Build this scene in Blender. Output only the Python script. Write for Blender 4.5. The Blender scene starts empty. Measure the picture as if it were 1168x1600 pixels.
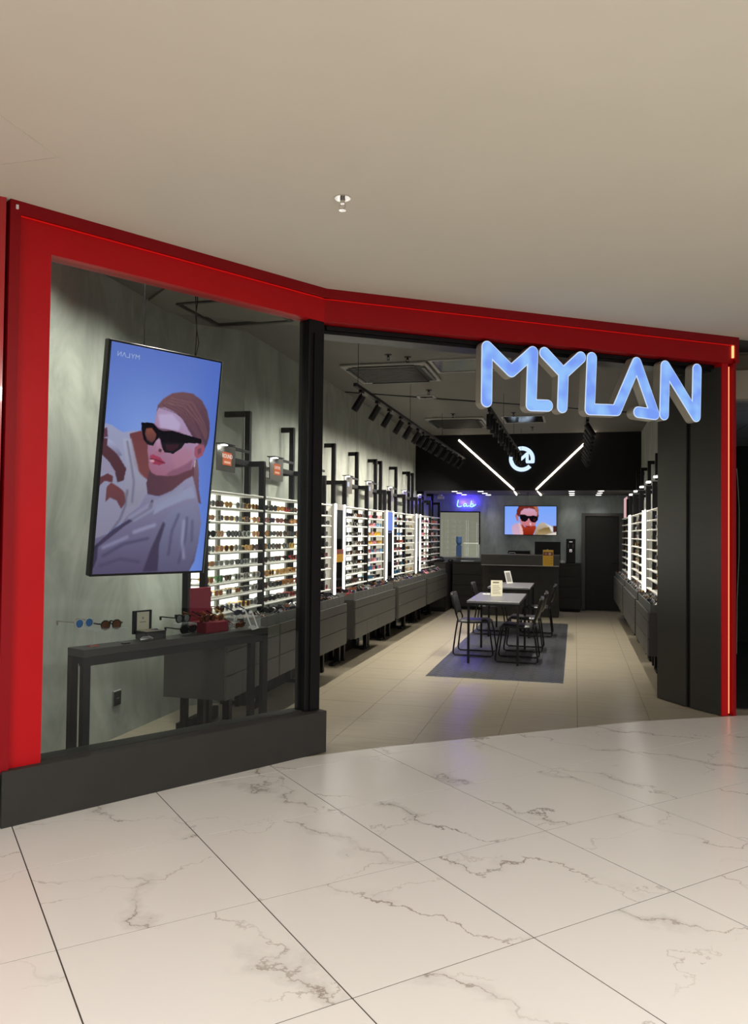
import bpy, math, random
import numpy as np
from mathutils import Matrix, Vector, Euler

random.seed(7)
SC = bpy.context.scene
COL = SC.collection
PI = math.pi

# ------------------------------------------------------------------ camera
cam_d = bpy.data.cameras.new('camera')
cam_d.sensor_fit = 'VERTICAL'
cam_d.sensor_height = 36.0
cam_d.lens = 1235.3 / 1600 * 36.0
cam_d.clip_start = 0.05
cam = bpy.data.objects.new('camera', cam_d)
COL.objects.link(cam)
r_ = (0.9690911, 0.2464469, 0.0112402)
u_ = (-0.0047116, -0.0270649, 0.9996226)
w_ = (-0.2466581, 0.9687783, 0.0250672)
cam.matrix_world = Matrix(((r_[0], u_[0], -w_[0], 0), (r_[1], u_[1], -w_[1], 0), (r_[2], u_[2], -w_[2], 1.6), (0, 0, 0, 1)))
SC.camera = cam

# ------------------------------------------------------------------ world, exposure, big lamps
SC.view_settings.view_transform = 'Standard'
SC.view_settings.look = 'None'
SC.view_settings.gamma = 1.0
SC.view_settings.exposure = 0.0
SC.view_settings.use_curve_mapping = False
SC.cycles.use_denoising = True
SC.cycles.max_bounces = 8
SC.cycles.diffuse_bounces = 4
SC.cycles.glossy_bounces = 4
SC.cycles.transparent_max_bounces = 10
SC.cycles.sample_clamp_indirect = 4.0
world = bpy.data.worlds.new('mall_hall')
SC.world = world
world.use_nodes = True
WB = world.node_tree.nodes['Background']
WB.inputs[0].default_value = (1.0, 0.95, 0.90, 1)
WB.inputs[1].default_value = 0.40

H_MALL = 3.385
H_SHOP = 3.50


def lamp(name, kind, loc, energy, color=(1, 1, 1), rot=(0, 0, 0), **kw):
    d = bpy.data.lights.new(name, kind)
    d.energy = energy
    d.color = color
    for k, v in kw.items():
        setattr(d, k, v)
    o = bpy.data.objects.new(name, d)
    o.location = loc
    o.rotation_euler = rot
    COL.objects.link(o)
    return o


# unseen fill lamps added behind the camera to brighten the mall
for i, (x, y) in enumerate(((-2.6, -1.2), (1.8, -1.2), (-0.4, -3.6), (3.6, 1.6))):
    lamp('mall_fill_lamp', 'AREA', (x, y, H_MALL - 0.03), 205, (1.0, 0.95, 0.90), shape='SQUARE', size=1.0)

# ------------------------------------------------------------------ helpers: materials
MATS = {}


def nodes_of(m):
    m.use_nodes = True
    return m.node_tree.nodes, m.node_tree.links


def mat(name, color, rough=0.5, metal=0.0, spec=0.5, coat=0.0, noise=0.0, nscale=6.0, bump=0.0, bscale=40.0, emit=None, estr=0.0, stretch=None, trans=0.0, alpha=1.0):
    if name in MATS:
        return MATS[name]
    m = bpy.data.materials.new(name)
    N, L = nodes_of(m)
    b = N['Principled BSDF']
    b.inputs['Base Color'].default_value = (*color, 1)
    b.inputs['Roughness'].default_value = rough
    b.inputs['Metallic'].default_value = metal
    b.inputs['Specular IOR Level'].default_value = spec
    b.inputs['Coat Weight'].default_value = coat
    b.inputs['Transmission Weight'].default_value = trans
    if alpha < 1:
        b.inputs['Alpha'].default_value = alpha
    if emit:
        b.inputs['Emission Color'].default_value = (*emit, 1)
        b.inputs['Emission Strength'].default_value = estr
    tc = None
    if noise or bump:
        tc = N.new('ShaderNodeNewGeometry')
        vec = tc.outputs['Position']
        if stretch:
            mp = N.new('ShaderNodeMapping')
            mp.inputs['Scale'].default_value = stretch
            L.new(vec, mp.inputs[0])
            vec = mp.outputs[0]
    if noise:
        n = N.new('ShaderNodeTexNoise')
        n.inputs['Scale'].default_value = nscale
        n.inputs['Detail'].default_value = 6
        n.inputs['Roughness'].default_value = 0.6
        L.new(vec, n.inputs['Vector'])
        mr = N.new('ShaderNodeMapRange')
        mr.inputs[1].default_value = 0.3
        mr.inputs[2].default_value = 0.7
        mr.inputs[3].default_value = 1 - noise
        mr.inputs[4].default_value = 1 + noise
        L.new(n.outputs[0], mr.inputs[0])
        mx = N.new('ShaderNodeVectorMath')
        mx.operation = 'SCALE'
        mx.inputs[0].default_value = color
        L.new(mr.outputs[0], mx.inputs['Scale'])
        L.new(mx.outputs[0], b.inputs['Base Color'])
    if bump:
        n2 = N.new('ShaderNodeTexNoise')
        n2.inputs['Scale'].default_value = bscale
        n2.inputs['Detail'].default_value = 4
        L.new(vec, n2.inputs['Vector'])
        bp = N.new('ShaderNodeBump')
        bp.inputs['Strength'].default_value = bump
        bp.inputs['Distance'].default_value = 0.01
        L.new(n2.outputs[0], bp.inputs['Height'])
        L.new(bp.outputs[0], b.inputs['Normal'])
    MATS[name] = m
    return m


def emat(name, color, strength, noise=0.0, nscale=8.0, color2=None):
    if name in MATS:
        return MATS[name]
    m = bpy.data.materials.new(name)
    N, L = nodes_of(m)
    N.remove(N['Principled BSDF'])
    e = N.new('ShaderNodeEmission')
    e.inputs[0].default_value = (*color, 1)
    e.inputs[1].default_value = strength
    L.new(e.outputs[0], N['Material Output'].inputs[0])
    if noise:
        g = N.new('ShaderNodeNewGeometry')
        n = N.new('ShaderNodeTexNoise')
        n.inputs['Scale'].default_value = nscale
        n.inputs['Detail'].default_value = 1
        L.new(g.outputs['Position'], n.inputs['Vector'])
        mr = N.new('ShaderNodeMapRange')
        mr.inputs[1].default_value = 0.35
        mr.inputs[2].default_value = 0.65
        L.new(n.outputs[0], mr.inputs[0])
        mx = N.new('ShaderNodeMix')
        mx.data_type = 'RGBA'
        mx.inputs[6].default_value = (*color, 1)
        mx.inputs[7].default_value = (*(color2 or [c * (1 + noise) for c in color]), 1)
        L.new(mr.outputs[0], mx.inputs[0])
        L.new(mx.outputs[2], e.inputs[0])
    MATS[name] = m
    return m


def srgb(r, g, b):
    f = lambda c: (c / 255 / 12.92) if c <= 10 else ((c / 255 + 0.055) / 1.055) ** 2.4
    return (f(r), f(g), f(b))


def marble_material():
    m = bpy.data.materials.new('polished_marble')
    N, L = nodes_of(m)
    b = N['Principled BSDF']
    b.inputs['Roughness'].default_value = 0.25
    b.inputs['Specular IOR Level'].default_value = 0.5
    g = N.new('ShaderNodeNewGeometry')
    oi = N.new('ShaderNodeObjectInfo')
    off = N.new('ShaderNodeVectorMath'); off.operation = 'SCALE'
    off.inputs[0].default_value = (37.0, 19.0, 53.0)
    L.new(oi.outputs['Random'], off.inputs['Scale'])
    add = N.new('ShaderNodeVectorMath'); add.operation = 'ADD'
    L.new(g.outputs['Position'], add.inputs[0]); L.new(off.outputs[0], add.inputs[1])
    rot = N.new('ShaderNodeMapping')
    rot.inputs['Rotation'].default_value = (0, 0, 0.35)
    rot.inputs['Scale'].default_value = (0.75, 1.9, 1)
    L.new(add.outputs[0], rot.inputs[0])

    def math_(op, a, b=None, c=None):
        x = N.new('ShaderNodeMath'); x.operation = op
        for k, q in enumerate((a, b, c)):
            if q is None: continue
            if isinstance(q, (int, float)): x.inputs[k].default_value = q
            else: L.new(q, x.inputs[k])
        return x.outputs[0]
    sx = N.new('ShaderNodeSeparateXYZ'); L.new(add.outputs[0], sx.inputs[0])

    def vein(ang, freq, width, nscale, amp, detail):
        d = math_('ADD', math_('MULTIPLY', sx.outputs[0], math.cos(ang) * freq), math_('MULTIPLY', sx.outputs[1], math.sin(ang) * freq))
        n = N.new('ShaderNodeTexNoise')
        n.inputs['Scale'].default_value = nscale; n.inputs['Detail'].default_value = detail; n.inputs['Roughness'].default_value = 0.60
        L.new(add.outputs[0], n.inputs['Vector'])
        q = math_('ADD', d, math_('MULTIPLY', n.outputs[0], amp))
        fr = math_('ABSOLUTE', math_('SUBTRACT', math_('FRACT', q), 0.5))
        mr = N.new('ShaderNodeMapRange'); mr.interpolation_type = 'SMOOTHSTEP'
        mr.inputs[1].default_value = 0; mr.inputs[2].default_value = width
        mr.inputs[3].default_value = 1; mr.inputs[4].default_value = 0
        L.new(fr, mr.inputs[0])
        return mr.outputs[0]
    v1 = vein(1.25, 1.1, 0.015, 1.25, 1.5, 9)
    v2 = vein(2.35, 1.3, 0.013, 1.7, 1.5, 8)
    v3 = vein(1.25, 1.1, 0.10, 1.25, 1.5, 6)
    # veins fade in and out
    nf = N.new('ShaderNodeTexNoise'); nf.inputs['Scale'].default_value = 1.6; nf.inputs['Detail'].default_value = 2
    L.new(add.outputs[0], nf.inputs['Vector'])
    mf = N.new('ShaderNodeMapRange'); mf.inputs[1].default_value = 0.46; mf.inputs[2].default_value = 0.62
    L.new(nf.outputs[0], mf.inputs[0])

    def mul(a, c, k=None):
        x = N.new('ShaderNodeMath'); x.operation = 'MULTIPLY'
        L.new(a, x.inputs[0])
        if k is None:
            L.new(c, x.inputs[1])
        else:
            x.inputs[1].default_value = k
        return x.outputs[0]

    def mx(f, a, c):
        x = N.new('ShaderNodeMix'); x.data_type = 'RGBA'
        L.new(f, x.inputs[0])
        if isinstance(a, tuple):
            x.inputs[6].default_value = (*a, 1)
        else:
            L.new(a, x.inputs[6])
        x.inputs[7].default_value = (*c, 1)
        return x.outputs[2]
    base = (0.71, 0.69, 0.655)
    c = mx(mul(mul(v3, mf.outputs[0]), None, 0.42), base, (0.44, 0.42, 0.39))
    c = mx(mul(mul(v2, mf.outputs[0]), None, 0.65), c, (0.36, 0.30, 0.25))
    nf2 = N.new('ShaderNodeTexNoise'); nf2.inputs['Scale'].default_value = 2.3; nf2.inputs['Detail'].default_value = 2
    L.new(rot.outputs[0], nf2.inputs['Vector'])
    mf2 = N.new('ShaderNodeMapRange'); mf2.inputs[1].default_value = 0.38; mf2.inputs[2].default_value = 0.6; mf2.inputs[3].default_value = 0.15
    L.new(nf2.outputs[0], mf2.inputs[0])
    c = mx(mul(mul(v1, mf2.outputs[0]), None, 0.9), c, (0.28, 0.23, 0.19))
    L.new(c, b.inputs['Base Color'])
    MATS['marble'] = m
    return m


def plaster_material(name, c1, c2, rough=0.75):
    m = bpy.data.materials.new(name)
    N, L = nodes_of(m)
    b = N['Principled BSDF']
    b.inputs['Roughness'].default_value = rough
    g = N.new('ShaderNodeNewGeometry')
    mp = N.new('ShaderNodeMapping'); mp.inputs['Scale'].default_value = (1.6, 1.6, 0.8)
    L.new(g.outputs['Position'], mp.inputs[0])
    n = N.new('ShaderNodeTexNoise'); n.inputs['Scale'].default_value = 1.7; n.inputs['Detail'].default_value = 8
    n.inputs['Roughness'].default_value = 0.65; n.inputs['Distortion'].default_value = 0.9
    L.new(mp.outputs[0], n.inputs['Vector'])
    r = N.new('ShaderNodeValToRGB')
    r.color_ramp.elements[0].position = 0.33; r.color_ramp.elements[0].color = (*c1, 1)
    r.color_ramp.elements[1].position = 0.68; r.color_ramp.elements[1].color = (*c2, 1)
    L.new(n.outputs[0], r.inputs[0])
    L.new(r.outputs[0], b.inputs['Base Color'])
    MATS[name] = m
    return m


def glass_material():
    m = bpy.data.materials.new('clear_glass')
    N, L = nodes_of(m)
    N.remove(N['Principled BSDF'])
    t = N.new('ShaderNodeBsdfTransparent'); t.inputs[0].default_value = (0.90, 0.93, 0.93, 1)
    gl = N.new('ShaderNodeBsdfGlossy'); gl.inputs['Roughness'].default_value = 0.0
    fr = N.new('ShaderNodeFresnel'); fr.inputs[0].default_value = 1.28
    x = N.new('ShaderNodeMixShader')
    L.new(fr.outputs[0], x.inputs[0]); L.new(t.outputs[0], x.inputs[1]); L.new(gl.outputs[0], x.inputs[2])
    L.new(x.outputs[0], N['Material Output'].inputs[0])
    MATS['glass'] = m
    return m


def picture_material(name, strength):
    m = bpy.data.materials.new(name)
    N, L = nodes_of(m)
    N.remove(N['Principled BSDF'])
    a = N.new('ShaderNodeAttribute'); a.attribute_name = 'picture'
    e = N.new('ShaderNodeEmission'); e.inputs[1].default_value = strength
    L.new(a.outputs['Color'], e.inputs[0])
    L.new(e.outputs[0], N['Material Output'].inputs[0])
    return m


MARBLE = marble_material()
PLASTER = plaster_material('grey_plaster', (0.20, 0.215, 0.19), (0.335, 0.35, 0.31))
PLASTER_B = plaster_material('blue_grey_plaster', (0.19, 0.225, 0.225), (0.33, 0.37, 0.36))
GLASS = glass_material()
M_CEIL = mat('mall_ceiling_paint', (0.68, 0.64, 0.54), 0.85, noise=0.02, nscale=1.5)
M_SCEIL = mat('dark_ceiling_paint', (0.118, 0.112, 0.10), 0.8, noise=0.06, nscale=2)
M_SCEIL2 = mat('entrance_ceiling_taupe', (0.16, 0.145, 0.12), 0.8)
M_BLACKWALL = mat('black_wall_paint', (0.005, 0.005, 0.0055), 0.75, spec=0.2)
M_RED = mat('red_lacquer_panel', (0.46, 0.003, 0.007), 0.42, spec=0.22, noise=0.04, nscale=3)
M_REDD = mat('shaded_red_lacquer', (0.25, 0.002, 0.006), 0.42, spec=0.2)  # same red, darkened in colour where the LED glow does not reach
M_PLINTH = mat('charcoal_laminate', (0.030, 0.029, 0.027), 0.55, spec=0.3, noise=0.08, nscale=9)
M_COLM = mat('charcoal_metal_panel', (0.036, 0.036, 0.032), 0.36, metal=0.35, noise=0.05, nscale=3, stretch=(1, 1, 8))
M_BLACK = mat('black_metal', (0.004, 0.004, 0.005), 0.4, spec=0.22)
M_BLACKM = mat('matt_black', (0.008, 0.008, 0.009), 0.6, spec=0.25)
M_DRAWER = mat('graphite_laminate', (0.058, 0.056, 0.048), 0.5, noise=0.05, nscale=20)
M_CARC = mat('graphite_carcass', (0.035, 0.034, 0.030), 0.55)
M_TRAY = mat('grey_tray', (0.085, 0.087, 0.080), 0.5)
M_SHELF = mat('white_shelf', (0.78, 0.77, 0.72), 0.45)
M_WHITE = mat('white_plastic', (0.75, 0.75, 0.72), 0.4)
M_STONE = mat('beige_floor_tile', (0.30, 0.265, 0.20), 0.33, noise=0.14, nscale=5, stretch=(0.5, 6, 1))
M_GROUT = mat('grout', (0.05, 0.04, 0.03), 0.9)
M_HERR = mat('slate_herringbone_tile', (0.050, 0.052, 0.060), 0.30, noise=0.22, nscale=14)
M_HGROUT = mat('light_grout', (0.42, 0.42, 0.43), 0.8)
M_DESK = mat('reception_laminate', (0.021, 0.020, 0.017), 0.5, spec=0.3, noise=0.05, nscale=15)
M_STEEL = mat('brushed_steel', (0.42, 0.42, 0.41), 0.3, metal=1.0)
M_TABLE = mat('slate_table_top', (0.105, 0.105, 0.115), 0.38, noise=0.06, nscale=12)
M_LEATHER = mat('black_leatherette', (0.012, 0.012, 0.014), 0.36)
M_AC = mat('dark_grille_plastic', (0.045, 0.044, 0.042), 0.45)
M_ACL = mat('grey_grille_frame', (0.27, 0.265, 0.245), 0.4)
M_DOOR = mat('charcoal_door', (0.020, 0.019, 0.017), 0.55, spec=0.3)
M_GLOSS = mat('glossy_dark_panel', (0.09, 0.085, 0.08), 0.12, metal=0.6)
M_MIRROR = mat('smoked_mirror', (0.34, 0.32, 0.31), 0.04, metal=1.0)
E_PANEL = emat('backlit_panel', (1.0, 0.985, 0.84), 2.0)
E_STRIP = emat('white_led_strip', (1.0, 0.98, 0.93), 5.0)
E_V = emat('warm_led_line', (1.0, 0.86, 0.66), 9.0)
E_DOWN = emat('downlight_glow', (1.0, 0.95, 0.88), 9.0)
E_SPOT = emat('spot_lens', (1.0, 0.96, 0.9), 6.0)
E_SPOTLENS = emat('recessed_spot_lens', (1.0, 0.96, 0.9), 2.0)
E_RED = emat('red_led_line', (1.0, 0.015, 0.01), 0.55)
E_REDHOT = emat('hot_red_led', (1.0, 0.30, 0.12), 2.6)
E_LETTER = emat('blue_lit_acrylic', srgb(122, 157, 245), 1.0, noise=0.3, nscale=7, color2=srgb(148, 194, 251))
E_RIM = emat('white_lit_rim', srgb(205, 225, 255), 1.0)
E_LOGO = emat('lit_logo', srgb(205, 228, 255), 1.2)
E_NEON = emat('neon_tube_glow', (0.10, 0.22, 1.0), 5.5)
E_NEONC = emat('neon_tube_core', (0.25, 0.62, 1.0), 3.2)
M_LETTERSIDE = mat('brushed_letter_return', (0.36, 0.34, 0.29), 0.45, metal=0.2)


# ------------------------------------------------------------------ helpers: geometry
class MB:
    def __init__(s):
        s.v = []; s.f = []; s.m = []; s.sm = []

    def add(s, vs, fs, mi=0, smooth=False):
        k = len(s.v)
        s.v += [tuple(v) for v in vs]
        for f in fs:
            s.f.append([i + k for i in f]); s.m.append(mi); s.sm.append(smooth)
        return s

    def box(s, x0, y0, z0, x1, y1, z1, mi=0, bev=0.0, M=None):
        if x1 < x0: x0, x1 = x1, x0
        if y1 < y0: y0, y1 = y1, y0
        if z1 < z0: z0, z1 = z1, z0
        b = min(bev, (x1 - x0) / 2.1, (y1 - y0) / 2.1, (z1 - z0) / 2.1)
        if b <= 0:
            vs = [(x0, y0, z0), (x1, y0, z0), (x1, y1, z0), (x0, y1, z0), (x0, y0, z1), (x1, y0, z1), (x1, y1, z1), (x0, y1, z1)]
            fs = [(0, 3, 2, 1), (4, 5, 6, 7), (0, 1, 5, 4), (1, 2, 6, 5), (2, 3, 7, 6), (3, 0, 4, 7)]
        else:
            vs = []
            for z, i in ((z0, b), (z0 + b, 0), (z1 - b, 0), (z1, b)):
                for (X, Y, sx, sy) in ((x0, y0, 1, 1), (x1, y0, -1, 1), (x1, y1, -1, -1), (x0, y1, 1, -1)):
                    c = b if not i else b
                    if i:
                        vs += [(X + sx * b * 1.0, Y + sy * b * 1.0, z)] * 2
                    else:
                        p1 = (X + (0 if sx * sy > 0 else sx * b), Y + (sy * b if sx * sy > 0 else 0), z)
                        p2 = (X + (sx * b if sx * sy > 0 else 0), Y + (0 if sx * sy > 0 else sy * b), z)
                        vs += [p1, p2]
            fs = []
            for k in range(3):
                for j in range(8):
                    a = k * 8 + j; c = k * 8 + (j + 1) % 8
                    fs.append((a, c, c + 8, a + 8))
            fs = [f for f in fs]
            fs.append((0, 6, 4, 2)); fs.append((24, 26, 28, 30))
        if M is not None:
            vs = [tuple(M @ Vector(v)) for v in vs]
        s.add(vs, fs, mi)
        return s

    def prism(s, pts, z0, z1, mi=0, M=None, mside=None):
        n = len(pts)
        vs = [(p[0], p[1], z0) for p in pts] + [(p[0], p[1], z1) for p in pts]
        if M is not None:
            vs = [tuple(M @ Vector(v)) for v in vs]
        s.add(vs, [tuple(range(n))[::-1], tuple(range(n, 2 * n))], mi)
        s.add(vs, [(i, (i + 1) % n, n + (i + 1) % n, n + i) for i in range(n)], mi if mside is None else mside)
        return s

    def tube(s, path, rad, seg=8, mi=0, closed=False, smooth=True):
        P = [Vector(p) for p in path]
        n = len(P)
        rings = []
        up = Vector((0, 0, 1))
        prev = None
        for i in range(n):
            if closed:
                d = (P[(i + 1) % n] - P[i - 1])
            else:
                d = P[min(i + 1, n - 1)] - P[max(i - 1, 0)]
            d.normalize()
            a = prev if prev is not None else (Vector((1, 0, 0)) if abs(d.z) > 0.9 else up)
            x = a - d * a.dot(d)
            if x.length < 1e-4:
                x = Vector((0, 1, 0)) - d * d.y
            x.normalize(); prev = x
            y = d.cross(x)
            r = rad[i] if isinstance(rad, (list, tuple)) else rad
            rings.append([P[i] + (x * math.cos(2 * PI * k / seg) + y * math.sin(2 * PI * k / seg)) * r for k in range(seg)])
        vs = [v for R in rings for v in R]
        fs = []
        for i in range(n if closed else n - 1):
            j = (i + 1) % n
            for k in range(seg):
                fs.append((i * seg + k, i * seg + (k + 1) % seg, j * seg + (k + 1) % seg, j * seg + k))
        s.add(vs, fs, mi, smooth)
        if not closed:
            s.add(vs[:seg], [tuple(range(seg))[::-1]], mi); s.add(vs[-seg:], [tuple(range(seg))], mi)
        return s

    def cyl(s, c, r, h, seg=20, mi=0, r2=None, axis='Z', mcap=None):
        r2 = r if r2 is None else r2
        vs = []
        for (R, z) in ((r, 0), (r2, h)):
            for k in range(seg):
                a = 2 * PI * k / seg
                p = (R * math.cos(a), R * math.sin(a), z)
                if axis == 'X': p = (p[2], p[0], p[1])
                if axis == 'Y': p = (p[1], p[2], p[0])
                vs.append((c[0] + p[0], c[1] + p[1], c[2] + p[2]))
        s.add(vs, [(k, (k + 1) % seg, seg + (k + 1) % seg, seg + k) for k in range(seg)], mi, True)
        s.add(vs, [tuple(range(seg))[::-1]], mi if mcap is None else mcap)
        s.add(vs, [tuple(range(seg, 2 * seg))], mi)
        return s

    def xform(s, M):
        s.v = [tuple(M @ Vector(v)) for v in s.v]
        return s

    def mesh(s, name, mats):
        me = bpy.data.meshes.new(name)
        me.from_pydata(s.v, [], s.f)
        for m in (mats if isinstance(mats, (list, tuple)) else [mats]):
            me.materials.append(m)
        me.polygons.foreach_set('material_index', s.m)
        me.polygons.foreach_set('use_smooth', s.sm)
        me.update()
        return me


def obj(name, mb, mats, parent=None, loc=None, rot=None, **tags):
    me = mb if isinstance(mb, bpy.types.Mesh) else mb.mesh(name, mats)
    o = bpy.data.objects.new(name, me)
    COL.objects.link(o)
    if parent: o.parent = parent
    if loc is not None: o.location = loc
    if rot is not None: o.rotation_euler = rot
    for k, v in tags.items(): o[k] = v
    return o


def thing(name, label, cat, loc=(0, 0, 0), rz=0.0, group=None, rot=None):
    o = bpy.data.objects.new(name, None)
    o.empty_display_size = 0.1
    COL.objects.link(o)
    o.location = loc
    o.rotation_euler = rot if rot is not None else (0, 0, rz)
    o['label'] = label; o['category'] = cat
    if group: o['group'] = group
    return o


def struct_empty(name, loc=(0, 0, 0), rz=0.0):
    o = bpy.data.objects.new(name, None)
    COL.objects.link(o)
    o.location = loc; o.rotation_euler = (0, 0, rz)
    o['kind'] = 'structure'
    return o


def struct(name, mb, mats, parent=None, **k):
    o = obj(name, mb, mats, parent, **k)
    if parent is None: o['kind'] = 'structure'
    return o


def box1(x0, y0, z0, x1, y1, z1, bev=0.0):
    return MB().box(x0, y0, z0, x1, y1, z1, 0, bev)


def clip(poly, planes):
    """keep a*x+b*y<=c"""
    for a, b, c in planes:
        out = []
        n = len(poly)
        for i in range(n):
            p, q = poly[i], poly[(i + 1) % n]
            dp, dq = a * p[0] + b * p[1] - c, a * q[0] + b * q[1] - c
            if dp <= 0: out.append(p)
            if (dp < 0 < dq) or (dq < 0 < dp):
                t = dp / (dp - dq)
                out.append((p[0] + t * (q[0] - p[0]), p[1] + t * (q[1] - p[1])))
        poly = out
        if len(poly) < 3: return []
    return poly


def area(p):
    return abs(sum(p[i][0] * p[(i + 1) % len(p)][1] - p[(i + 1) % len(p)][0] * p[i][1] for i in range(len(p)))) / 2


# ------------------------------------------------------------------ key plan points
A0 = Vector((-2.996, 3.678)); K0 = Vector((-1.815, 5.540)); R0 = Vector((1.334, 7.664))
def frame2(a, b):
    d = b - a
    return math.atan2(d.y, d.x), d.length
ANG_L, LEN_L = frame2(A0, K0)
ANG_R, LEN_R = frame2(K0, R0)
XL, XN, XR = -3.05, -3.42, 1.17
Y_F, Y_B, Z_SOF = 15.25, 17.29, 2.42

# ------------------------------------------------------------------ floors
THR = [(-2.60, 5.02), (-2.02, 5.30), (-1.79, 5.46), (-1.37, 5.77), (-0.81, 6.26), (-0.24, 6.69), (0.55, 7.19), (1.30, 7.60), (1.9, 7.84), (3.2, 8.2)]
def half_planes(pts):
    out = []
    for p, q in zip(pts, pts[1:]):
        dx, dy = q[0] - p[0], q[1] - p[1]
        a, b = -dy, dx
        out.append((a, b, a * p[0] + b * p[1]))
    return out
HP = half_planes([(-1.79, 5.46), (-1.37, 5.77), (-0.81, 6.26), (-0.24, 6.69), (0.55, 7.19), (1.30, 7.60)])
fpoly = clip([(-9, -7), (9, -7), (9, 12), (-9, 12)], HP + [(0, 1, 9.2)])
floor = struct('floor', MB().prism(fpoly, -0.12, -0.002), M_GROUT)
s45 = math.sqrt(0.5); T = 0.824
# tile corner measured at (-1.316, 3.237); axes at 45 degrees
ox, oy = -1.316, 3.237
cnt = 0
for i in range(-9, 10):
    for j in range(-9, 10):
        def P(a, b):
            return (ox + (a + b) * T * s45, oy + (b - a) * T * s45)
        g = 0.0030 / T
        poly = [P(i + g, j + g), P(i + 1 - g, j + g), P(i + 1 - g, j + 1 - g), P(i + g, j + 1 - g)]
        c = P(i + .5, j + .5)
        if not (-5.0 < c[0] < 4.6 and -1.0 < c[1] < 9.2): continue
        poly = clip(poly, HP)
        if len(poly) < 3 or area(poly) < 0.003: continue
        if area(poly) != 0:
            mb = MB().prism(poly, -0.012, 0.0)
        obj('tile', mb, MARBLE, floor)
        cnt += 1
# shop floor: base slab and its beige tiles, sitting a hair below the marble edge
sfloor = struct('floor', box1(-4.4, 4.2, -0.15, 1.9, 17.9, -0.0035), M_GROUT)
sfloor.location.z = -0.004
tp = 0.61
for i in range(-8, 5):
    for j in range(-4, 21):
        x0 = 0.025 + i * tp; y0 = 6.0 + j * tp + (0.0 if i % 2 else 0.02)
        if x0 + tp < -3.6 or x0 > 1.3 or y0 > 17.3: continue
        poly = [(x0 + .0015, y0 + .0015), (x0 + tp - .0015, y0 + .0015), (x0 + tp - .0015, y0 + tp - .0015), (x0 + .0015, y0 + tp - .0015)]
        # only tiles on the shop side of the facade
        if (y0 + tp) < 4.3: continue
        obj('tile', MB().prism(poly, -0.012, -0.0015), M_STONE, sfloor)
# herringbone inlay
RX0, RX1, RY0, RY1 = -1.612, -0.113, 8.745, 14.52
inl = struct('floor', box1(RX0, RY0, -0.006, RX1, RY1, 0.0005), M_HGROUT)
LT, WT = 0.30, 0.075
pieces = []
rp = [(-1, 0, -RX0 - .003), (1, 0, RX1 - .003), (0, -1, -RY0 - .003), (0, 1, RY1 - .003)]
ca, sa = math.cos(PI / 4), math.sin(PI / 4)
cxr, cyr = (RX0 + RX1) / 2, (RY0 + RY1) / 2
N_ = 60
gph = 0.0042
for k in range(-N_, N_):
    for l in range(-N_ // 4, N_ // 4):
        for hv in (0, 1):
            # standard herringbone lattice: offsets (W,W) along diagonal and (L,-L) style repeats
            bx = k * WT + l * LT; by = k * WT - l * LT
            if hv == 0:
                q = [(bx, by), (bx + LT, by), (bx + LT, by + WT), (bx, by + WT)]
            else:
                q = [(bx, by + WT), (bx + WT, by + WT), (bx + WT, by + WT + LT), (bx, by + WT + LT)]
            x0, y0 = q[0]; x1, y1 = q[2]
            q = [(x0 + gph, y0 + gph), (x1 - gph, y0 + gph), (x1 - gph, y1 - gph), (x0 + gph, y1 - gph)]
            q = [(cxr + x * ca - y * sa, cyr + x * sa + y * ca) for x, y in q]
            q = clip(q, rp)
            if len(q) >= 3 and area(q) > 2e-4:
                pieces.append(q)
pieces.sort(key=lambda q: min(p[1] for p in q))
for q in pieces[:300]:
    obj('tile', MB().prism(q, -0.003, 0.0035), M_HERR, inl)
rest = MB()
for q in pieces[300:]:
    rest.prism(q, -0.003, 0.0035)
obj('tiles_far', rest, M_HERR, inl, kind='stuff')

# ------------------------------------------------------------------ ceilings
cm = MB()
cpoly = [(-9, -7), (9, -7), (9, 9.0), (3.2, 8.9), (R0.x + 0.06, R0.y + 0.05), (K0.x - 0.01, K0.y + 0.02), (A0.x - 0.02, A0.y), (A0.x - 3.2, A0.y - 2.7), (-9, -1.0)]
cm.prism(cpoly, H_MALL, H_MALL + 0.25)
ceiling = struct('ceiling', cm, M_CEIL)
sc = MB()
sc.box(-4.3, 3.2, H_SHOP, 1.9, Y_F + 0.1, H_SHOP + 0.12)
struct('ceiling', sc, M_SCEIL)
struct('ceiling', box1(-3.3, Y_F + 0.1, Z_SOF, 1.4, Y_B + 0.1, Z_SOF + 0.1), M_SCEIL)
# lighter lowered strip behind the entrance header
def FR(x, y, z):   # right facade frame -> world
    c, s = math.cos(ANG_R), math.sin(ANG_R)
    return Vector((K0.x + x * c - y * s, K0.y + x * s + y * c, z))
def FL(x, y, z):
    c, s = math.cos(ANG_L), math.sin(ANG_L)
    return Vector((A0.x + x * c - y * s, A0.y + x * s + y * c, z))
strip = [FR(-1.25, 1.42, 0), FR(-0.9, 0.02, 0), FR(LEN_R, 0.02, 0), FR(LEN_R + 0.3, 1.42, 0)]
struct('trim_1', MB().prism([(p.x, p.y) for p in strip], H_SHOP - 0.02, H_SHOP - 0.001), M_SCEIL2)
# dark slot across the shop ceiling
sl = MB()
p0, p1 = Vector((-3.04, 10.28, 0)), Vector((1.16, 13.05, 0))
d = (p1 - p0).normalized(); n = Vector((-d.y, d.x, 0)) * 0.022
sl.prism([(p0 - n)[:2], (p1 - n)[:2], (p1 + n)[:2], (p0 + n)[:2]], H_SHOP - 0.012, H_SHOP + 0.01)
struct('trim_2', sl, M_BLACK)

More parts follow.
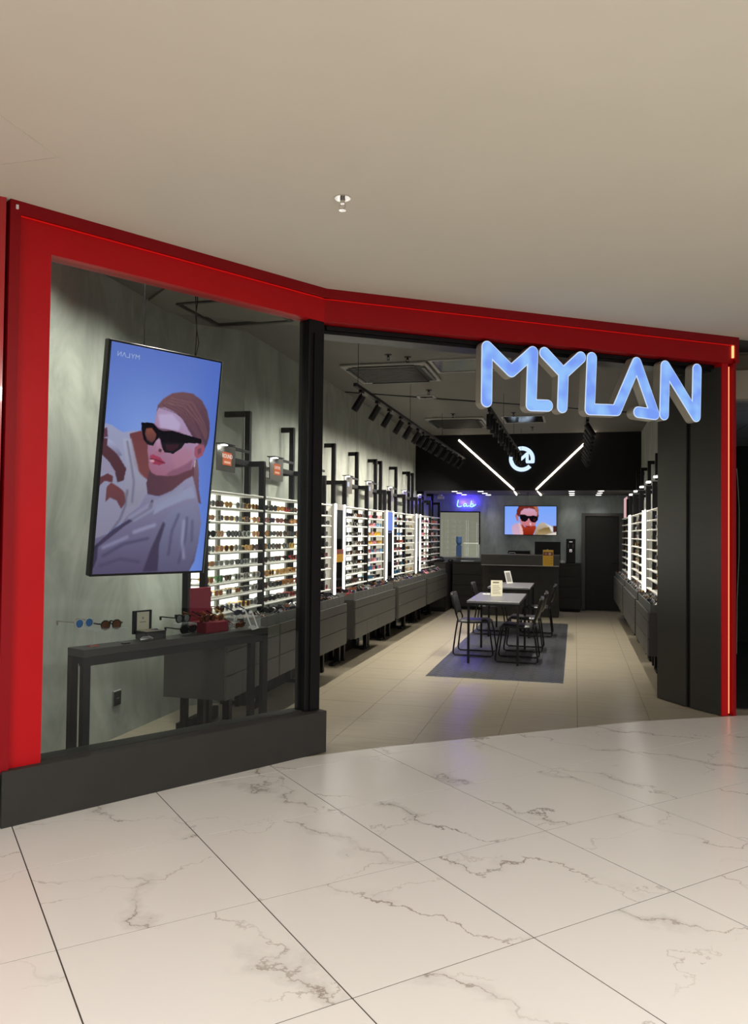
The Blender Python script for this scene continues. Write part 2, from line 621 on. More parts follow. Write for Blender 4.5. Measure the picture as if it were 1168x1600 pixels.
# ------------------------------------------------------------------ shop walls
struct('wall_left', box1(XL - 0.12, 6.95, -0.02, XL, Y_B + 0.1, H_SHOP + 0.02), PLASTER)
jog = MB().prism([(XN - 0.12, 6.62), (XN, 6.62), (XL, 6.955), (XL - 0.12, 7.05)], -0.02, H_SHOP + 0.02)
struct('wall_left', jog, PLASTER)
struct('wall_left', box1(XN - 0.12, 3.0, -0.02, XN, 6.625, H_SHOP + 0.02), PLASTER)
struct('wall_back', box1(-3.2, Y_B, -0.02, 1.3, Y_B + 0.12, Z_SOF + 0.02), PLASTER_B)
struct('wall_back', box1(XL, Y_F, Z_SOF, XR, Y_F + 0.1, H_SHOP + 0.02), M_BLACKWALL)
struct('wall_right', box1(XR, 8.6, -0.02, XR + 0.12, Y_B + 0.1, H_SHOP + 0.02), PLASTER)
# ------------------------------------------------------------------ facade, left wing
NAME = 'trim_3'
fl = struct_empty('trim_3', (A0.x, A0.y, 0), ANG_L)
LL = LEN_L
obj('plinth', box1(-0.02, -0.075, 0, LL + 0.02, 0.16, 0.298, 0.003), M_PLINTH, fl)
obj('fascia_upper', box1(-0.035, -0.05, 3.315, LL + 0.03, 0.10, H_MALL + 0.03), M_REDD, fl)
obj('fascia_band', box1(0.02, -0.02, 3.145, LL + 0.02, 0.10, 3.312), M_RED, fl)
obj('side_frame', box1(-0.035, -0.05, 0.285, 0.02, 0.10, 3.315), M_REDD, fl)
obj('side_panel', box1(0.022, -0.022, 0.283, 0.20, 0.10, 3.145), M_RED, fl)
obj('led_line', box1(0.02, -0.030, 3.3115, LL - 0.02, -0.021, 3.3145), E_RED, fl)
obj('bracket', box1(-0.008, -0.058, 3.335, 0.006, -0.05, 3.36, 0.002), M_WHITE, fl)
win = struct_empty('window_1', (A0.x, A0.y, 0), ANG_L)
obj('pane', box1(0.19, 0.03, 0.296, LL - 0.11, 0.036, 3.16), GLASS, win)
obj('stile', MB().box(LL - 0.135, -0.01, 0.298, LL + 0.005, 0.11, 3.2, 0, 0.004).box(LL - 0.095, -0.022, 0.30, LL - 0.035, -0.01, 3.05), M_BLACK, win)
obj('glazing_channel', box1(0.19, 0.015, 0.296, LL - 0.12, 0.05, 0.304), M_PLINTH, win)
# return panel to the left of the corner
ang2 = math.atan2(0.667, 0.745)
cpt = FL(-0.045, -0.03, 0)
fr2 = struct_empty('trim_4', (cpt.x, cpt.y, 0), ang2)
obj('return_panel', box1(-1.6, -0.02, 0.285, -0.006, 0.1, H_MALL + 0.02), mat('glossy_red_lacquer', (0.42, 0.006, 0.012), 0.16, coat=0.5), fr2)
obj('plinth', box1(-1.6, -0.04, 0, 0.02, 0.12, 0.285, 0.003), M_PLINTH, fr2)

# ------------------------------------------------------------------ facade, right wing (open entrance)
frt = struct_empty('trim_5', (K0.x, K0.y, 0), ANG_R)
LR = LEN_R
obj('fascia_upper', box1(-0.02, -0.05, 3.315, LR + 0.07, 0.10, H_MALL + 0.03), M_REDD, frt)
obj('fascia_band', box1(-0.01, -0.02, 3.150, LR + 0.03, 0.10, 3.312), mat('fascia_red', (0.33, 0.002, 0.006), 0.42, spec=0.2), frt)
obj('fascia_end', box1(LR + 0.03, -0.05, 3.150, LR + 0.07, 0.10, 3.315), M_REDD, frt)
obj('led_line', box1(0.0, -0.030, 3.3115, LR + 0.02, -0.021, 3.3145), E_RED, frt)
obj('led_end', box1(LR + 0.012, -0.036, 3.20, LR + 0.026, -0.021, 3.31), E_REDHOT, frt)
obj('header_beam', MB().box(-0.02, 0.11, 3.09, LR + 0.02, 0.30, 3.36).box(0.05, 0.08, 3.115, LR - 0.09, 0.11, 3.145), M_BLACK, frt)
obj('header_back', box1(0.03, 0.301, 3.10, LR + 0.1, 0.33, H_SHOP + 0.0), M_BLACKM, frt)
obj('post_inner', box1(LR - 0.086, -0.012, 0.0, LR - 0.016, 0.10, 3.150), M_RED, frt)
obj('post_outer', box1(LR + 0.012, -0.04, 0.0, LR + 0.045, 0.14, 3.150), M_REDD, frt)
obj('post_back', box1(LR - 0.012, 0.03, 0.0, LR + 0.012, 0.05, 3.150), M_RED, frt)
obj('led_line', box1(LR - 0.016, -0.016, 0.02, LR - 0.009, -0.006, 3.12), emat('hot_red_led_b', (1.0, 0.26, 0.11), 2.2), frt)
obj('jamb', box1(LR - 0.02, 0.14, 0.0, LR + 0.09, 0.40, H_MALL + 0.1), M_BLACKM, frt)

# two charcoal panels running inwards from the right post
def quad_prism(a, b, th, z0, z1):
    a = Vector(a); b = Vector(b)
    d = (b - a).normalized(); n = Vector((-d.y, d.x)) * th
    return MB().prism([tuple(a), tuple(b), tuple(b + n), tuple(a + n)], z0, z1)
pan = thing('folding_door_panel', 'outer charcoal sliding panel next to the red lit post', 'door panel', (0, 0, 0), group='charcoal panels at the entrance')
obj('leaf', quad_prism((1.262, 7.616), (1.040, 7.875), -0.07, 0.002, 3.12), M_COLM, pan)
pan = thing('folding_door_panel', 'inner charcoal sliding panel at the shop side of the entrance', 'door panel', (0, 0, 0), group='charcoal panels at the entrance')
obj('leaf', quad_prism((1.008, 7.922), (0.788, 8.275), -0.07, 0.002, 3.12), M_COLM, pan)
gapm = struct('wall_right', MB().prism([(1.05, 7.90), (0.99, 7.97), (1.06, 8.03), (1.12, 7.96)], 0, 3.4), M_BLACK)
ret = MB().prism([(0.788, 8.277), (0.80, 8.30), (0.88, 8.62), (1.30, 8.62), (1.30, 8.0), (1.13, 7.95), (0.90, 8.25)], 0, H_SHOP)
struct('wall_right', ret, mat('taupe_reveal', (0.16, 0.15, 0.13), 0.35))
hs = MB()
for zz in (2.0,):
    pass

# ------------------------------------------------------------------ neighbouring dark unit on the right
nb = struct_empty('wall_right_far')
nb.name = 'wall_right'
d = FR(LR + 0.05, 0.4, 0)
obj('bulkhead', box1(1.45, 8.6, 2.98, 5.5, 8.75, 3.45), mat('beige_bulkhead', (0.42, 0.37, 0.29), 0.8), nb)
obj('bulkhead_band', box1(1.45, 8.5, 3.27, 5.5, 8.6, 3.40), mat('olive_band', (0.12, 0.105, 0.07), 0.7), nb)
obj('back_wall', box1(1.45, 13.0, 0, 6.5, 13.1, 3.0), M_BLACKWALL, nb)
obj('dark_floor', box1(1.42, 7.98, 0.0, 6.5, 13.1, 0.004), mat('dark_stone_floor', (0.02, 0.02, 0.02), 0.4), nb)
obj('side_wall', box1(1.30, 8.0, 0, 1.42, 13.0, H_MALL), M_BLACKWALL, nb)
nc = MB()
for k in range(8):
    for q in range(7):
        nc.box(1.45 + q * 0.6, 8.78 + k * 0.6, 2.97, 1.45 + q * 0.6 + 0.585, 8.78 + k * 0.6 + 0.585, 3.0)
obj('ceiling_panels', nc, mat('grey_ceiling_panel', (0.16, 0.165, 0.175), 0.6), nb)
lamp('neighbour_dim_lamp', 'AREA', (2.6, 9.6, 2.0), 2.0, (0.75, 0.85, 1.0), (PI, 0, 0), shape='SQUARE', size=0.8)
cbl = thing('hanging_cable', 'thin pale cable hanging in the dark unit right of the red post', 'cable')
obj('cable', MB().tube([(1.735, 9.5, 2.35), (1.75, 9.52, 2.2), (1.765, 9.52, 1.9), (1.76, 9.5, 1.4), (1.74, 9.5, 0.9), (1.735, 9.5, 0.3)], 0.003, 5), M_LETTERSIDE, cbl)

# ------------------------------------------------------------------ shop sign letters MYLAN
def cap2(mb, p, q, r, y0, y1, mi, seg=10):
    """capsule prism in the local x-z plane, from y0 (front) to y1 (back)"""
    dx, dz = q[0] - p[0], q[1] - p[1]
    a = math.atan2(dz, dx)
    pts = []
    for k in range(seg + 1):
        t = a + PI / 2 + PI * k / seg
        pts.append((p[0] + r * math.cos(t), p[1] + r * math.sin(t)))
    for k in range(seg + 1):
        t = a - PI / 2 + PI * k / seg
        pts.append((q[0] + r * math.cos(t), q[1] + r * math.sin(t)))
    n = len(pts)
    vs = [(x, y0, z) for x, z in pts] + [(x, y1, z) for x, z in pts]
    mb.add(vs, [tuple(range(n)), tuple(range(n, 2 * n))[::-1]], mi)
    mb.add(vs, [((i + 1) % n, i, n + i, n + (i + 1) % n) for i in range(n)], mi, True)

# pixel traces in the facade plane were measured once and are stored as metres (s along the facade, z)
STROKES = [('M', [((1.352, 3.081), (1.35, 2.648)), ((1.352, 3.081), (1.572, 2.905)), ((1.572, 2.905), (1.768, 3.076)), ((1.768, 3.076), (1.755, 2.642)), ((1.755, 2.642), (1.91, 2.648))]), ('Y', [((1.878, 3.079), (2.059, 2.926)), ((2.226, 3.073), (2.059, 2.926)), ((2.059, 2.926), (2.049, 2.645))]), ('L', [((2.334, 3.077), (2.315, 2.644)), ((2.315, 2.644), (2.583, 2.653)), ((2.583, 2.653), (2.787, 3.074))]), ('A', [((2.787, 3.074), (2.976, 2.642)), ((2.976, 2.642), (2.804, 2.65))]), ('N', [((3.087, 3.07), (3.075, 2.646)), ((3.087, 3.07), (3.42, 2.65)), ((3.43, 3.07), (3.42, 2.65))])]
SR = 0.052
sign = thing('shop_sign', 'large illuminated blue letters MYLAN hanging under the red fascia', 'sign', (K0.x, K0.y, 0), ANG_R)
for ch, strokes in STROKES:
    body = MB(); rim = MB(); face = MB()
    ii = 0
    for (p, q) in strokes:
        cap2(body, p, q, SR, -0.012, 0.075, 0)
        cap2(rim, p, q, SR - 0.003, -0.016, -0.010, 0)
        cap2(face, p, q, SR - 0.010, -0.020, -0.014, 0)
    b = obj('letter', body, M_LETTERSIDE, sign)
    b['label'] = 'letter ' + ch
    obj('light_rim', rim, E_RIM, b)
    obj('lit_face', face, E_LETTER, b)
for s in (1.35, 1.77, 2.33, 3.09):
    obj('hanger', box1(s - 0.006, 0.06, 3.0, s + 0.006, 0.07, 3.16), M_BLACK, sign)

# ------------------------------------------------------------------ pictures on screens (flat print)
class Pic:
    def __init__(s, w, h, bg):
        s.w, s.h = w, h
        yy, xx = np.mgrid[0:h, 0:w]
        s.u = (xx + 0.5) / w; s.v = (yy + 0.5) / h      # v downwards
        s.a = np.zeros((h, w, 3)) + np.array(bg)

    def mask(s, pts, soft=0.0):
        p = np.array(pts, float)
        m = np.zeros(s.u.shape, bool)
        n = len(p)
        for i in range(n):
            x0, y0 = p[i]; x1, y1 = p[(i + 1) % n]
            if y0 == y1: continue
            c = ((y0 <= s.v) != (y1 <= s.v)) & (s.u < (x1 - x0) * (s.v - y0) / (y1 - y0) + x0)
            m ^= c
        m = m.astype(float)
        for _ in range(int(soft)):
            m = s.blur(m)
        return m

    @staticmethod
    def blur(m):
        p = np.pad(m, 1, mode='edge')
        return (p[1:-1, 1:-1] * 2 + p[:-2, 1:-1] + p[2:, 1:-1] + p[1:-1, :-2] + p[1:-1, 2:]) / 6

    def fill(s, pts, c, c2=None, axis=(0, 1), soft=1, k=1.0):
        m = s.mask(pts, soft)[..., None] * k
        col = np.array(c, float)
        if c2 is not None:
            q = np.array(pts); t0 = (q @ np.array(axis)).min(); t1 = (q @ np.array(axis)).max()
            t = np.clip((s.u * axis[0] + s.v * axis[1] - t0) / (t1 - t0 + 1e-9), 0, 1)[..., None]
            col = col * (1 - t) + np.array(c2, float) * t
        s.a = s.a * (1 - m) + col * m

    def line(s, pts, r, c, soft=1, k=1.0, asp=1.0):
        m = np.zeros(s.u.shape)
        for (x0, y0), (x1, y1) in zip(pts, pts[1:]):
            dx, dy = x1 - x0, (y1 - y0) * asp
            px, py = s.u - x0, (s.v - y0) * asp
            t = np.clip((px * dx + py * dy) / (dx * dx + dy * dy + 1e-12), 0, 1)
            dd = np.hypot(px - t * dx, py - t * dy)
            m = np.maximum(m, (dd < r).astype(float))
        for _ in range(int(soft)): m = s.blur(m)
        m = m[..., None] * k
        s.a = s.a * (1 - m) + np.array(c, float) * m

    def mesh(s, name, W, H, material):
        """grid in local x-z plane, centred, facing -y"""
        h, w = s.h, s.w
        xs = (np.arange(w) / (w - 1) - 0.5) * W
        zs = (0.5 - np.arange(h) / (h - 1)) * H
        X, Z = np.meshgrid(xs, zs)
        co = np.stack([X, np.zeros_like(X), Z], -1).reshape(-1, 3)
        i = np.arange((h - 1) * (w - 1)); rr = i // (w - 1); cc = i % (w - 1)
        a = rr * w + cc
        quads = np.stack([a + w, a + w + 1, a + 1, a], -1)
        me = bpy.data.meshes.new(name)
        me.vertices.add(len(co)); me.vertices.foreach_set('co', co.ravel())
        me.loops.add(quads.size); me.loops.foreach_set('vertex_index', quads.ravel())
        me.polygons.add(len(quads)); me.polygons.foreach_set('loop_start', np.arange(len(quads)) * 4)
        me.update(calc_edges=True)
        at = me.color_attributes.new('picture', 'FLOAT_COLOR', 'POINT')
        c = np.clip(s.a / 255, 0, 1)
        lin = np.where(c <= 0.04045, c / 12.92, ((c + 0.055) / 1.055) ** 2.4)
        rgba = np.concatenate([lin, np.ones((h, w, 1))], -1).reshape(-1)
        at.data.foreach_set('color', rgba)
        me.materials.append(material)
        return me


def homography(src, dst):
    Amat = []
    for (x, y), (u, v) in zip(src, dst):
        Amat.append([x, y, 1, 0, 0, 0, -u * x, -u * y, -u]); Amat.append([0, 0, 0, x, y, 1, -v * x, -v * y, -v])
    _, _, V = np.linalg.svd(np.array(Amat, float))
    return V[-1].reshape(3, 3)


def hmap(Hm, pts):
    o = []
    for x, y in pts:
        t = Hm @ np.array([x, y, 1.0]); o.append((t[0] / t[2], t[1] / t[2]))
    return o


def portrait():
    p = Pic(200, 350, (104, 134, 208))
    u, v = p.u[..., None], p.v[..., None]
    p.a = np.array([92, 116, 196.]) * (1 - v) + np.array([128, 156, 226.]) * v
    glow = np.exp(-(((u - 0.35) / 0.35) ** 2 + ((v - 0.38) / 0.22) ** 2))
    p.a = p.a * (1 - 0.55 * glow) + np.array([146, 172, 232.]) * 0.55 * glow
    edge = np.clip((u - 0.72) / 0.28, 0, 1)
    p.a = p.a * (1 - 0.5 * edge) + np.array([72, 104, 200.]) * 0.5 * edge
    Hm = homography([(172, 122), (803, 262), (697, 1502), (55, 1512)], [(0, 0), (1, 0), (1, 1), (0, 1)])
    F = lambda pts, *a, **k: p.fill(hmap(Hm, pts), *a, **k)
    Ln = lambda pts, r, c, **k: p.line(hmap(Hm, pts), r / 640, c, asp=350 / 200, **k)
    # pony tail and hair
    F([(636, 840), (668, 830), (676, 900), (676, 1010), (690, 1100), (660, 1080), (642, 1000)], (128, 92, 104), (98, 70, 86))
    F([(430, 560), (436, 510), (468, 470), (520, 438), (585, 430), (640, 442), (690, 480), (722, 540), (738, 620), (736, 690), (722, 745), (700, 790), (660, 800), (600, 720), (540, 600), (480, 540)], (116, 78, 86), (82, 56, 74), axis=(0.4, 1))
    # sleeve and raised arm
    F([(130, 608), (168, 616), (236, 664), (292, 655), (340, 655), (400, 760), (412, 900), (400, 1000), (330, 1110), (250, 1190), (150, 1262), (60, 1330), (82, 1100), (104, 900), (118, 740)], (158, 158, 190), (136, 128, 150), axis=(0, 1))
    F([(276, 672), (345, 655), (382, 740), (394, 880), (384, 950), (340, 925), (300, 860), (284, 770)], (112, 60, 66), (120, 66, 66))
    F([(118, 690), (150, 700), (210, 800), (256, 880), (240, 950), (205, 960), (190, 900), (160, 840), (112, 790)], (88, 50, 60), (76, 44, 54))
    F([(126, 640), (146, 632), (150, 690), (122, 690)], (98, 60, 78))
    F([(150, 700), (200, 735), (232, 800), (215, 805), (176, 765), (146, 740)], (176, 176, 208), (120, 112, 140))
    F([(100, 930), (150, 905), (180, 925), (176, 960), (130, 950), (96, 985)], (96, 52, 60))
    F([(140, 990), (170, 960), (214, 990), (256, 1030), (252, 1080), (226, 1120), (200, 1070), (160, 1050), (135, 1075)], (112, 62, 66), (98, 58, 66))
    F([(104, 790), (118, 800), (160, 850), (196, 900), (150, 905), (104, 900)], (150, 140, 166))
    F([(235, 700), (285, 700), (330, 900), (384, 960), (372, 1010), (320, 1100), (262, 1110), (240, 1000), (262, 900)], (170, 168, 192), (140, 134, 152), k=.85, soft=3)
    Ln([(262, 720), (284, 850), (300, 960), (290, 1080)], 6, (104, 96, 120), k=.6, soft=3)
    Ln([(160, 1262), (220, 1180), (250, 1100), (262, 1010)], 6, (92, 82, 104), k=.6, soft=3)
    # neck
    F([(392, 880), (600, 880), (646, 840), (650, 930), (580, 1010), (470, 1050), (380, 1040), (372, 970)], (104, 62, 72), (84, 54, 68), axis=(-.6, .8))
    # jacket
    F([(54, 1512), (62, 1300), (160, 1262), (210, 1232), (262, 1160), (330, 1108), (372, 1032), (440, 1050), (520, 1016), (600, 950), (640, 930), (662, 1020), (680, 1120), (690, 1210), (672, 1340), (652, 1440), (618, 1508)], (150, 144, 174), (84, 74, 104), axis=(0, 1), soft=2)
    F([(430, 1100), (560, 1030), (640, 990), (660, 1060), (600, 1070), (480, 1120), (410, 1160)], (150, 152, 182), k=.8, soft=4)
    F([(470, 1190), (540, 1120), (640, 1100), (688, 1200), (668, 1340), (620, 1500), (440, 1500), (430, 1400), (462, 1290)], (128, 128, 158), (92, 86, 116), k=.9, soft=4, axis=(0, 1))
    F([(350, 1500), (400, 1360), (470, 1200), (482, 1216), (448, 1330), (436, 1500)], (54, 44, 68), k=.75, soft=4)
    F([(180, 1240), (400, 1106), (404, 1122), (250, 1220), (150, 1300), (60, 1370), (58, 1350)], (62, 52, 78), k=.9)
    F([(404, 1068), (416, 1076), (404, 1120), (380, 1112)], (52, 42, 66))
    F([(260, 1170), (400, 1080), (520, 1030), (600, 980), (560, 1060), (420, 1130), (300, 1200)], (146, 144, 170), k=.7, soft=4)
    for q, k in (([(560, 1160), (520, 1260), (500, 1400)], .45), ([(610, 1180), (600, 1300), (560, 1450)], .4), ([(120, 1400), (240, 1330), (380, 1300)], .5), ([(100, 1460), (220, 1420), (330, 1440)], .4), ([(640, 1200), (636, 1320)], .35)):
        Ln(q, 8, (64, 56, 84), k=k, soft=5)
    for q, k in (([(300, 1260), (420, 1220)], .5), ([(590, 1200), (580, 1320), (590, 1420)], .45), ([(120, 1350), (260, 1290)], .4)):
        Ln(q, 9, (176, 176, 206), k=k, soft=6)
    F([(60, 1350), (90, 1330), (84, 1420), (60, 1480)], (48, 42, 66), k=.8, soft=2)
    # face
    F([(430, 545), (444, 520), (480, 520), (530, 545), (580, 590), (612, 650), (650, 716), (676, 742), (664, 800), (652, 850), (634, 890), (590, 905), (540, 925), (480, 928), (430, 922), (400, 905), (386, 872), (384, 820), (378, 770), (384, 720), (414, 640), (424, 590)], (176, 150, 186), (158, 98, 122), axis=(-.2, 1), soft=1)
    F([(440, 560), (520, 560), (570, 620), (560, 660), (450, 640)], (196, 178, 214), k=.7, soft=5)
    F([(520, 800), (600, 760), (640, 780), (620, 860), (540, 900)], (178, 118, 138), k=.5, soft=6)
    F([(600, 860), (640, 830), (632, 892), (560, 925), (480, 930), (500, 905)], (122, 74, 96), k=.6, soft=4)
    F([(415, 612), (440, 640), (520, 656), (575, 672), (570, 686), (500, 672), (430, 655)], (92, 60, 78), k=.7)
    # ear, hair line
    F([(652, 760), (680, 742), (706, 745), (710, 775), (696, 810), (668, 830), (650, 810)], (158, 84, 104), soft=1)
    F([(668, 770), (690, 764), (690, 790), (670, 806)], (104, 56, 76), k=.7)
    Ln([(655, 840), (650, 875)], 4, (196, 190, 200), k=.8)
    for k in range(9):
        t = k / 8
        Ln([(450 + 70 * t, 520 - 50 * t), (560 + 60 * t, 560 - 20 * t), (640 + 40 * t, 660 + 10 * t), (690 + 20 * t, 745)], 2.5, (146, 102, 108) if k % 2 else (74, 50, 66), k=.5, soft=2)
    for k in range(7):
        t = k / 6
        Ln([(470 + 60 * t, 500 - 40 * t), (580 + 70 * t, 520 - 30 * t), (670 + 40 * t, 620 - 10 * t), (712 + 14 * t, 720 - 40 * t)], 3.5, (158, 112, 110) if k % 2 else (96, 64, 76), k=.45, soft=3)
    # sunglasses
    F([(343, 606), (410, 610), (442, 648), (470, 660), (520, 658), (562, 672), (690, 712), (690, 738), (596, 734), (575, 764), (528, 796), (476, 786), (455, 745), (446, 700), (428, 716), (410, 748), (378, 738), (356, 706), (344, 650)], (16, 12, 22), soft=0)
    F([(372, 642), (404, 640), (430, 676), (424, 708), (404, 728), (376, 712), (364, 676)], (140, 80, 66), (96, 56, 60))
    F([(480, 740), (560, 740), (556, 760), (520, 782), (488, 772)], (60, 22, 38), k=.9)
    # nose and lips
    F([(432, 712), (452, 706), (470, 790), (448, 802), (424, 790)], (186, 150, 182), (166, 100, 122), k=.9)
    F([(446, 764), (462, 770), (458, 786), (440, 780)], (58, 34, 46), k=.8)
    F([(392, 806), (410, 796), (430, 806), (450, 815), (480, 850), (446, 862), (412, 854), (398, 836)], (168, 62, 92), (150, 50, 74))
    Ln([(394, 822), (430, 832), (478, 850)], 3, (96, 30, 50), k=.9)
    Ln([(400, 834), (412, 838)], 6, (226, 180, 190), k=.8)
    # mirrored word on the screen, as the photo shows it from behind: N A L Y M reversed
    def word(x0, y0, w_, h_):
        dx = w_ / 5
        for i, s in enumerate([[(0, 1), (0, 0), (.7, 1), (.7, 0)], [(0, 1), (.4, 0), (.8, 1)], [(.6, 0), (.6, 1), (0, 1)], [(0, 0), (.35, .5), (.7, 0), (.35, .5), (.35, 1)], [(0, 1), (0, 0), (.4, .5), (.8, 0), (.8, 1)]]):
            if i == 0: s = [(.7, 1), (.7, 0), (0, 1), (0, 0)]
            Ln([(x0 + (i + a) * dx, y0 + b * h_ + (i + a) * dx * 0.15) for a, b in s], 2.2, (206, 218, 244), soft=0, k=.8)
    return p


def poster_portrait():
    p = Pic(110, 62, (120, 160, 240))
    u, v = p.u[..., None], p.v[..., None]
    p.a = np.array([120, 164, 248.]) * (1 - v) + np.array([146, 172, 246.]) * v
    X = lambda pts: [((x - 88) / 852, (y - 128) / 470) for x, y in pts]
    F = lambda pts, *a, **k: p.fill(X(pts), *a, **k)
    F([(284, 270), (290, 200), (320, 128), (628, 128), (648, 210), (650, 290), (630, 330), (600, 350), (330, 300)], (118, 44, 34), (96, 40, 40), soft=0)
    F([(560, 128), (628, 128), (645, 220), (632, 290), (610, 200)], (200, 130, 90), soft=1, k=.7)
    F([(205, 480), (240, 430), (300, 400), (330, 430), (370, 598), (230, 598)], (196, 160, 190), (206, 170, 196))
    F([(262, 280), (290, 262), (312, 300), (320, 380), (290, 360)], (180, 110, 120))
    F([(340, 280), (360, 210), (410, 168), (500, 160), (590, 180), (625, 240), (625, 330), (600, 420), (540, 470), (460, 470), (380, 430), (345, 380)], (206, 160, 190), (200, 110, 110))
    F([(340, 268), (430, 268), (475, 290), (520, 290), (560, 275), (642, 300), (636, 350), (596, 392), (548, 394), (512, 370), (498, 334), (484, 322), (464, 360), (424, 386), (374, 372), (346, 330)], (14, 10, 16), soft=0)
    F([(560, 330), (610, 330), (590, 372), (556, 368)], (70, 20, 30))
    F([(330, 420), (380, 430), (430, 470), (520, 460), (590, 440), (612, 470), (560, 598), (400, 598), (372, 520)], (170, 60, 36), (130, 34, 16))
    F([(320, 400), (350, 410), (390, 500), (400, 598), (350, 598)], (224, 180, 180), soft=1)
    F([(430, 450), (520, 452), (500, 470), (450, 468)], (110, 16, 20))
    F([(500, 400), (524, 404), (528, 440), (506, 440)], (236, 200, 210), soft=1)
    F([(580, 598), (600, 520), (640, 430), (700, 388), (760, 400), (800, 440), (880, 450), (895, 500), (880, 560), (760, 598)], (190, 176, 158), (150, 130, 96))
    F([(640, 520), (740, 480), (830, 470), (840, 540), (740, 598), (660, 598)], (120, 96, 56), (170, 150, 110))
    F([(750, 400), (880, 470), (890, 550), (860, 540), (830, 480)], (214, 220, 220))
    F([(885, 450), (940, 445), (940, 545), (890, 555)], (70, 36, 30))
    F([(740, 598), (940, 545), (940, 598)], (224, 214, 196))
    return p


# ------------------------------------------------------------------ leaning vertical screen behind the glass
tv = thing('hanging_screen', 'tall portrait screen with a woman in sunglasses, hung behind the glass', 'screen', (-2.676, 4.716, 2.038), 0)
YAW = PI / 2 - 0.491
tv.rotation_euler = (0, 0, 0)
tdir = Vector((math.sin(0.491), math.cos(0.491), 0)); nrm = Vector((math.cos(0.491), -math.sin(0.491), 0))
tl = 0.127
upv = Vector((0, 0, 1)) * math.cos(tl) + nrm * math.sin(tl)
bk = tdir.cross(upv)      # local +y (points away from the viewer)
bk = upv.cross(tdir) * 1.0
if bk.dot(nrm) > 0: bk = -bk
tv.matrix_world = Matrix(((tdir.x, bk.x, upv.x, -2.676), (tdir.y, bk.y, upv.y, 4.716), (tdir.z, bk.z, upv.z, 2.038), (0, 0, 0, 1)))
TW, TH = 0.857, 1.491
obj('casing', MB().box(-TW / 2, -0.012, -TH / 2, TW / 2, 0.045, TH / 2, 0, 0.006).box(-0.25, 0.045, -0.35, 0.25, 0.075, 0.25, 0, 0.004), M_BLACK, tv)
pic = portrait().mesh('picture', TW - 0.032, TH - 0.032, picture_material('portrait_picture', 1.05))
o = obj('picture', pic, None, tv); o.location = (0, -0.0135, 0)
wd = MB()
for gi, g_ in enumerate([[(.7, 1), (.7, 0), (0, 1), (0, 0)], [(0, 1), (.4, 0), (.8, 1)], [(.6, 0), (.6, 1), (0, 1)], [(0, 0), (.35, .5), (.7, 0), (.35, .5), (.35, 1)], [(0, 1), (0, 0), (.4, .5), (.8, 0), (.8, 1)]]):
    for a_, b_ in zip(g_, g_[1:]):
        cap2(wd, (-0.365 + (gi + a_[0]) * 0.031, 0.675 - a_[1] * 0.027), (-0.365 + (gi + b_[0]) * 0.031, 0.675 - b_[1] * 0.027), 0.0016, -0.0148, -0.0142, 0, 3)
obj('lettering', wd, emat('screen_lettering', srgb(198, 212, 244), 0.82), tv)
obj('side_trim', box1(TW / 2, -0.008, -TH / 2, TW / 2 + 0.006, 0.04, TH / 2), M_STEEL, tv)
for sx, wob in ((-0.17, 0.0), (0.215, 0.012)):
    base = tv.matrix_world @ Vector((sx, 0.02, TH / 2))
    pts = []
    for k in range(9):
        t = k / 8
        pts.append((base.x + wob * math.sin(t * 5), base.y + wob * math.sin(t * 7 + 1) * 0.6, base.z + (H_SHOP - base.z) * t))
    cables = MB().tube(pts, 0.004, 6)
    if wob:
        cables.tube([(x + 0.014 * math.sin(i * 1.7), y + 0.01, z) for i, (x, y, z) in enumerate(pts)], 0.0035, 6)
    cb = obj('cable', cables, M_BLACK, tv)
    cb.matrix_parent_inverse = tv.matrix_world.inverted()

# ------------------------------------------------------------------ eyewear
def lens_pts(shape, r, n=10):
    out = []
    for k in range(n):
        a = 2 * PI * k / n
        if shape == 'round':
            out.append((r * 0.95 * math.cos(a), r * 0.95 * math.sin(a)))
        elif shape == 'square':
            c, s_ = math.cos(a), math.sin(a)
            q = (abs(c) ** 4 + abs(s_) ** 4) ** -0.25
            out.append((r * 1.05 * c * q, r * 0.72 * s_ * q))
        elif shape == 'aviator':
            out.append((r * 1.02 * math.cos(a) * (1 - 0.12 * math.sin(a) * -1 * 0), r * (0.82 if math.sin(a) > 0 else 1.0) * math.sin(a)))
        else:   # cat eye
            x = r * 1.08 * math.cos(a); z = r * 0.78 * math.sin(a)
            out.append((x, z + (0.28 * r if (math.cos(a) > 0.5 and math.sin(a) > 0) else 0)))
    return out


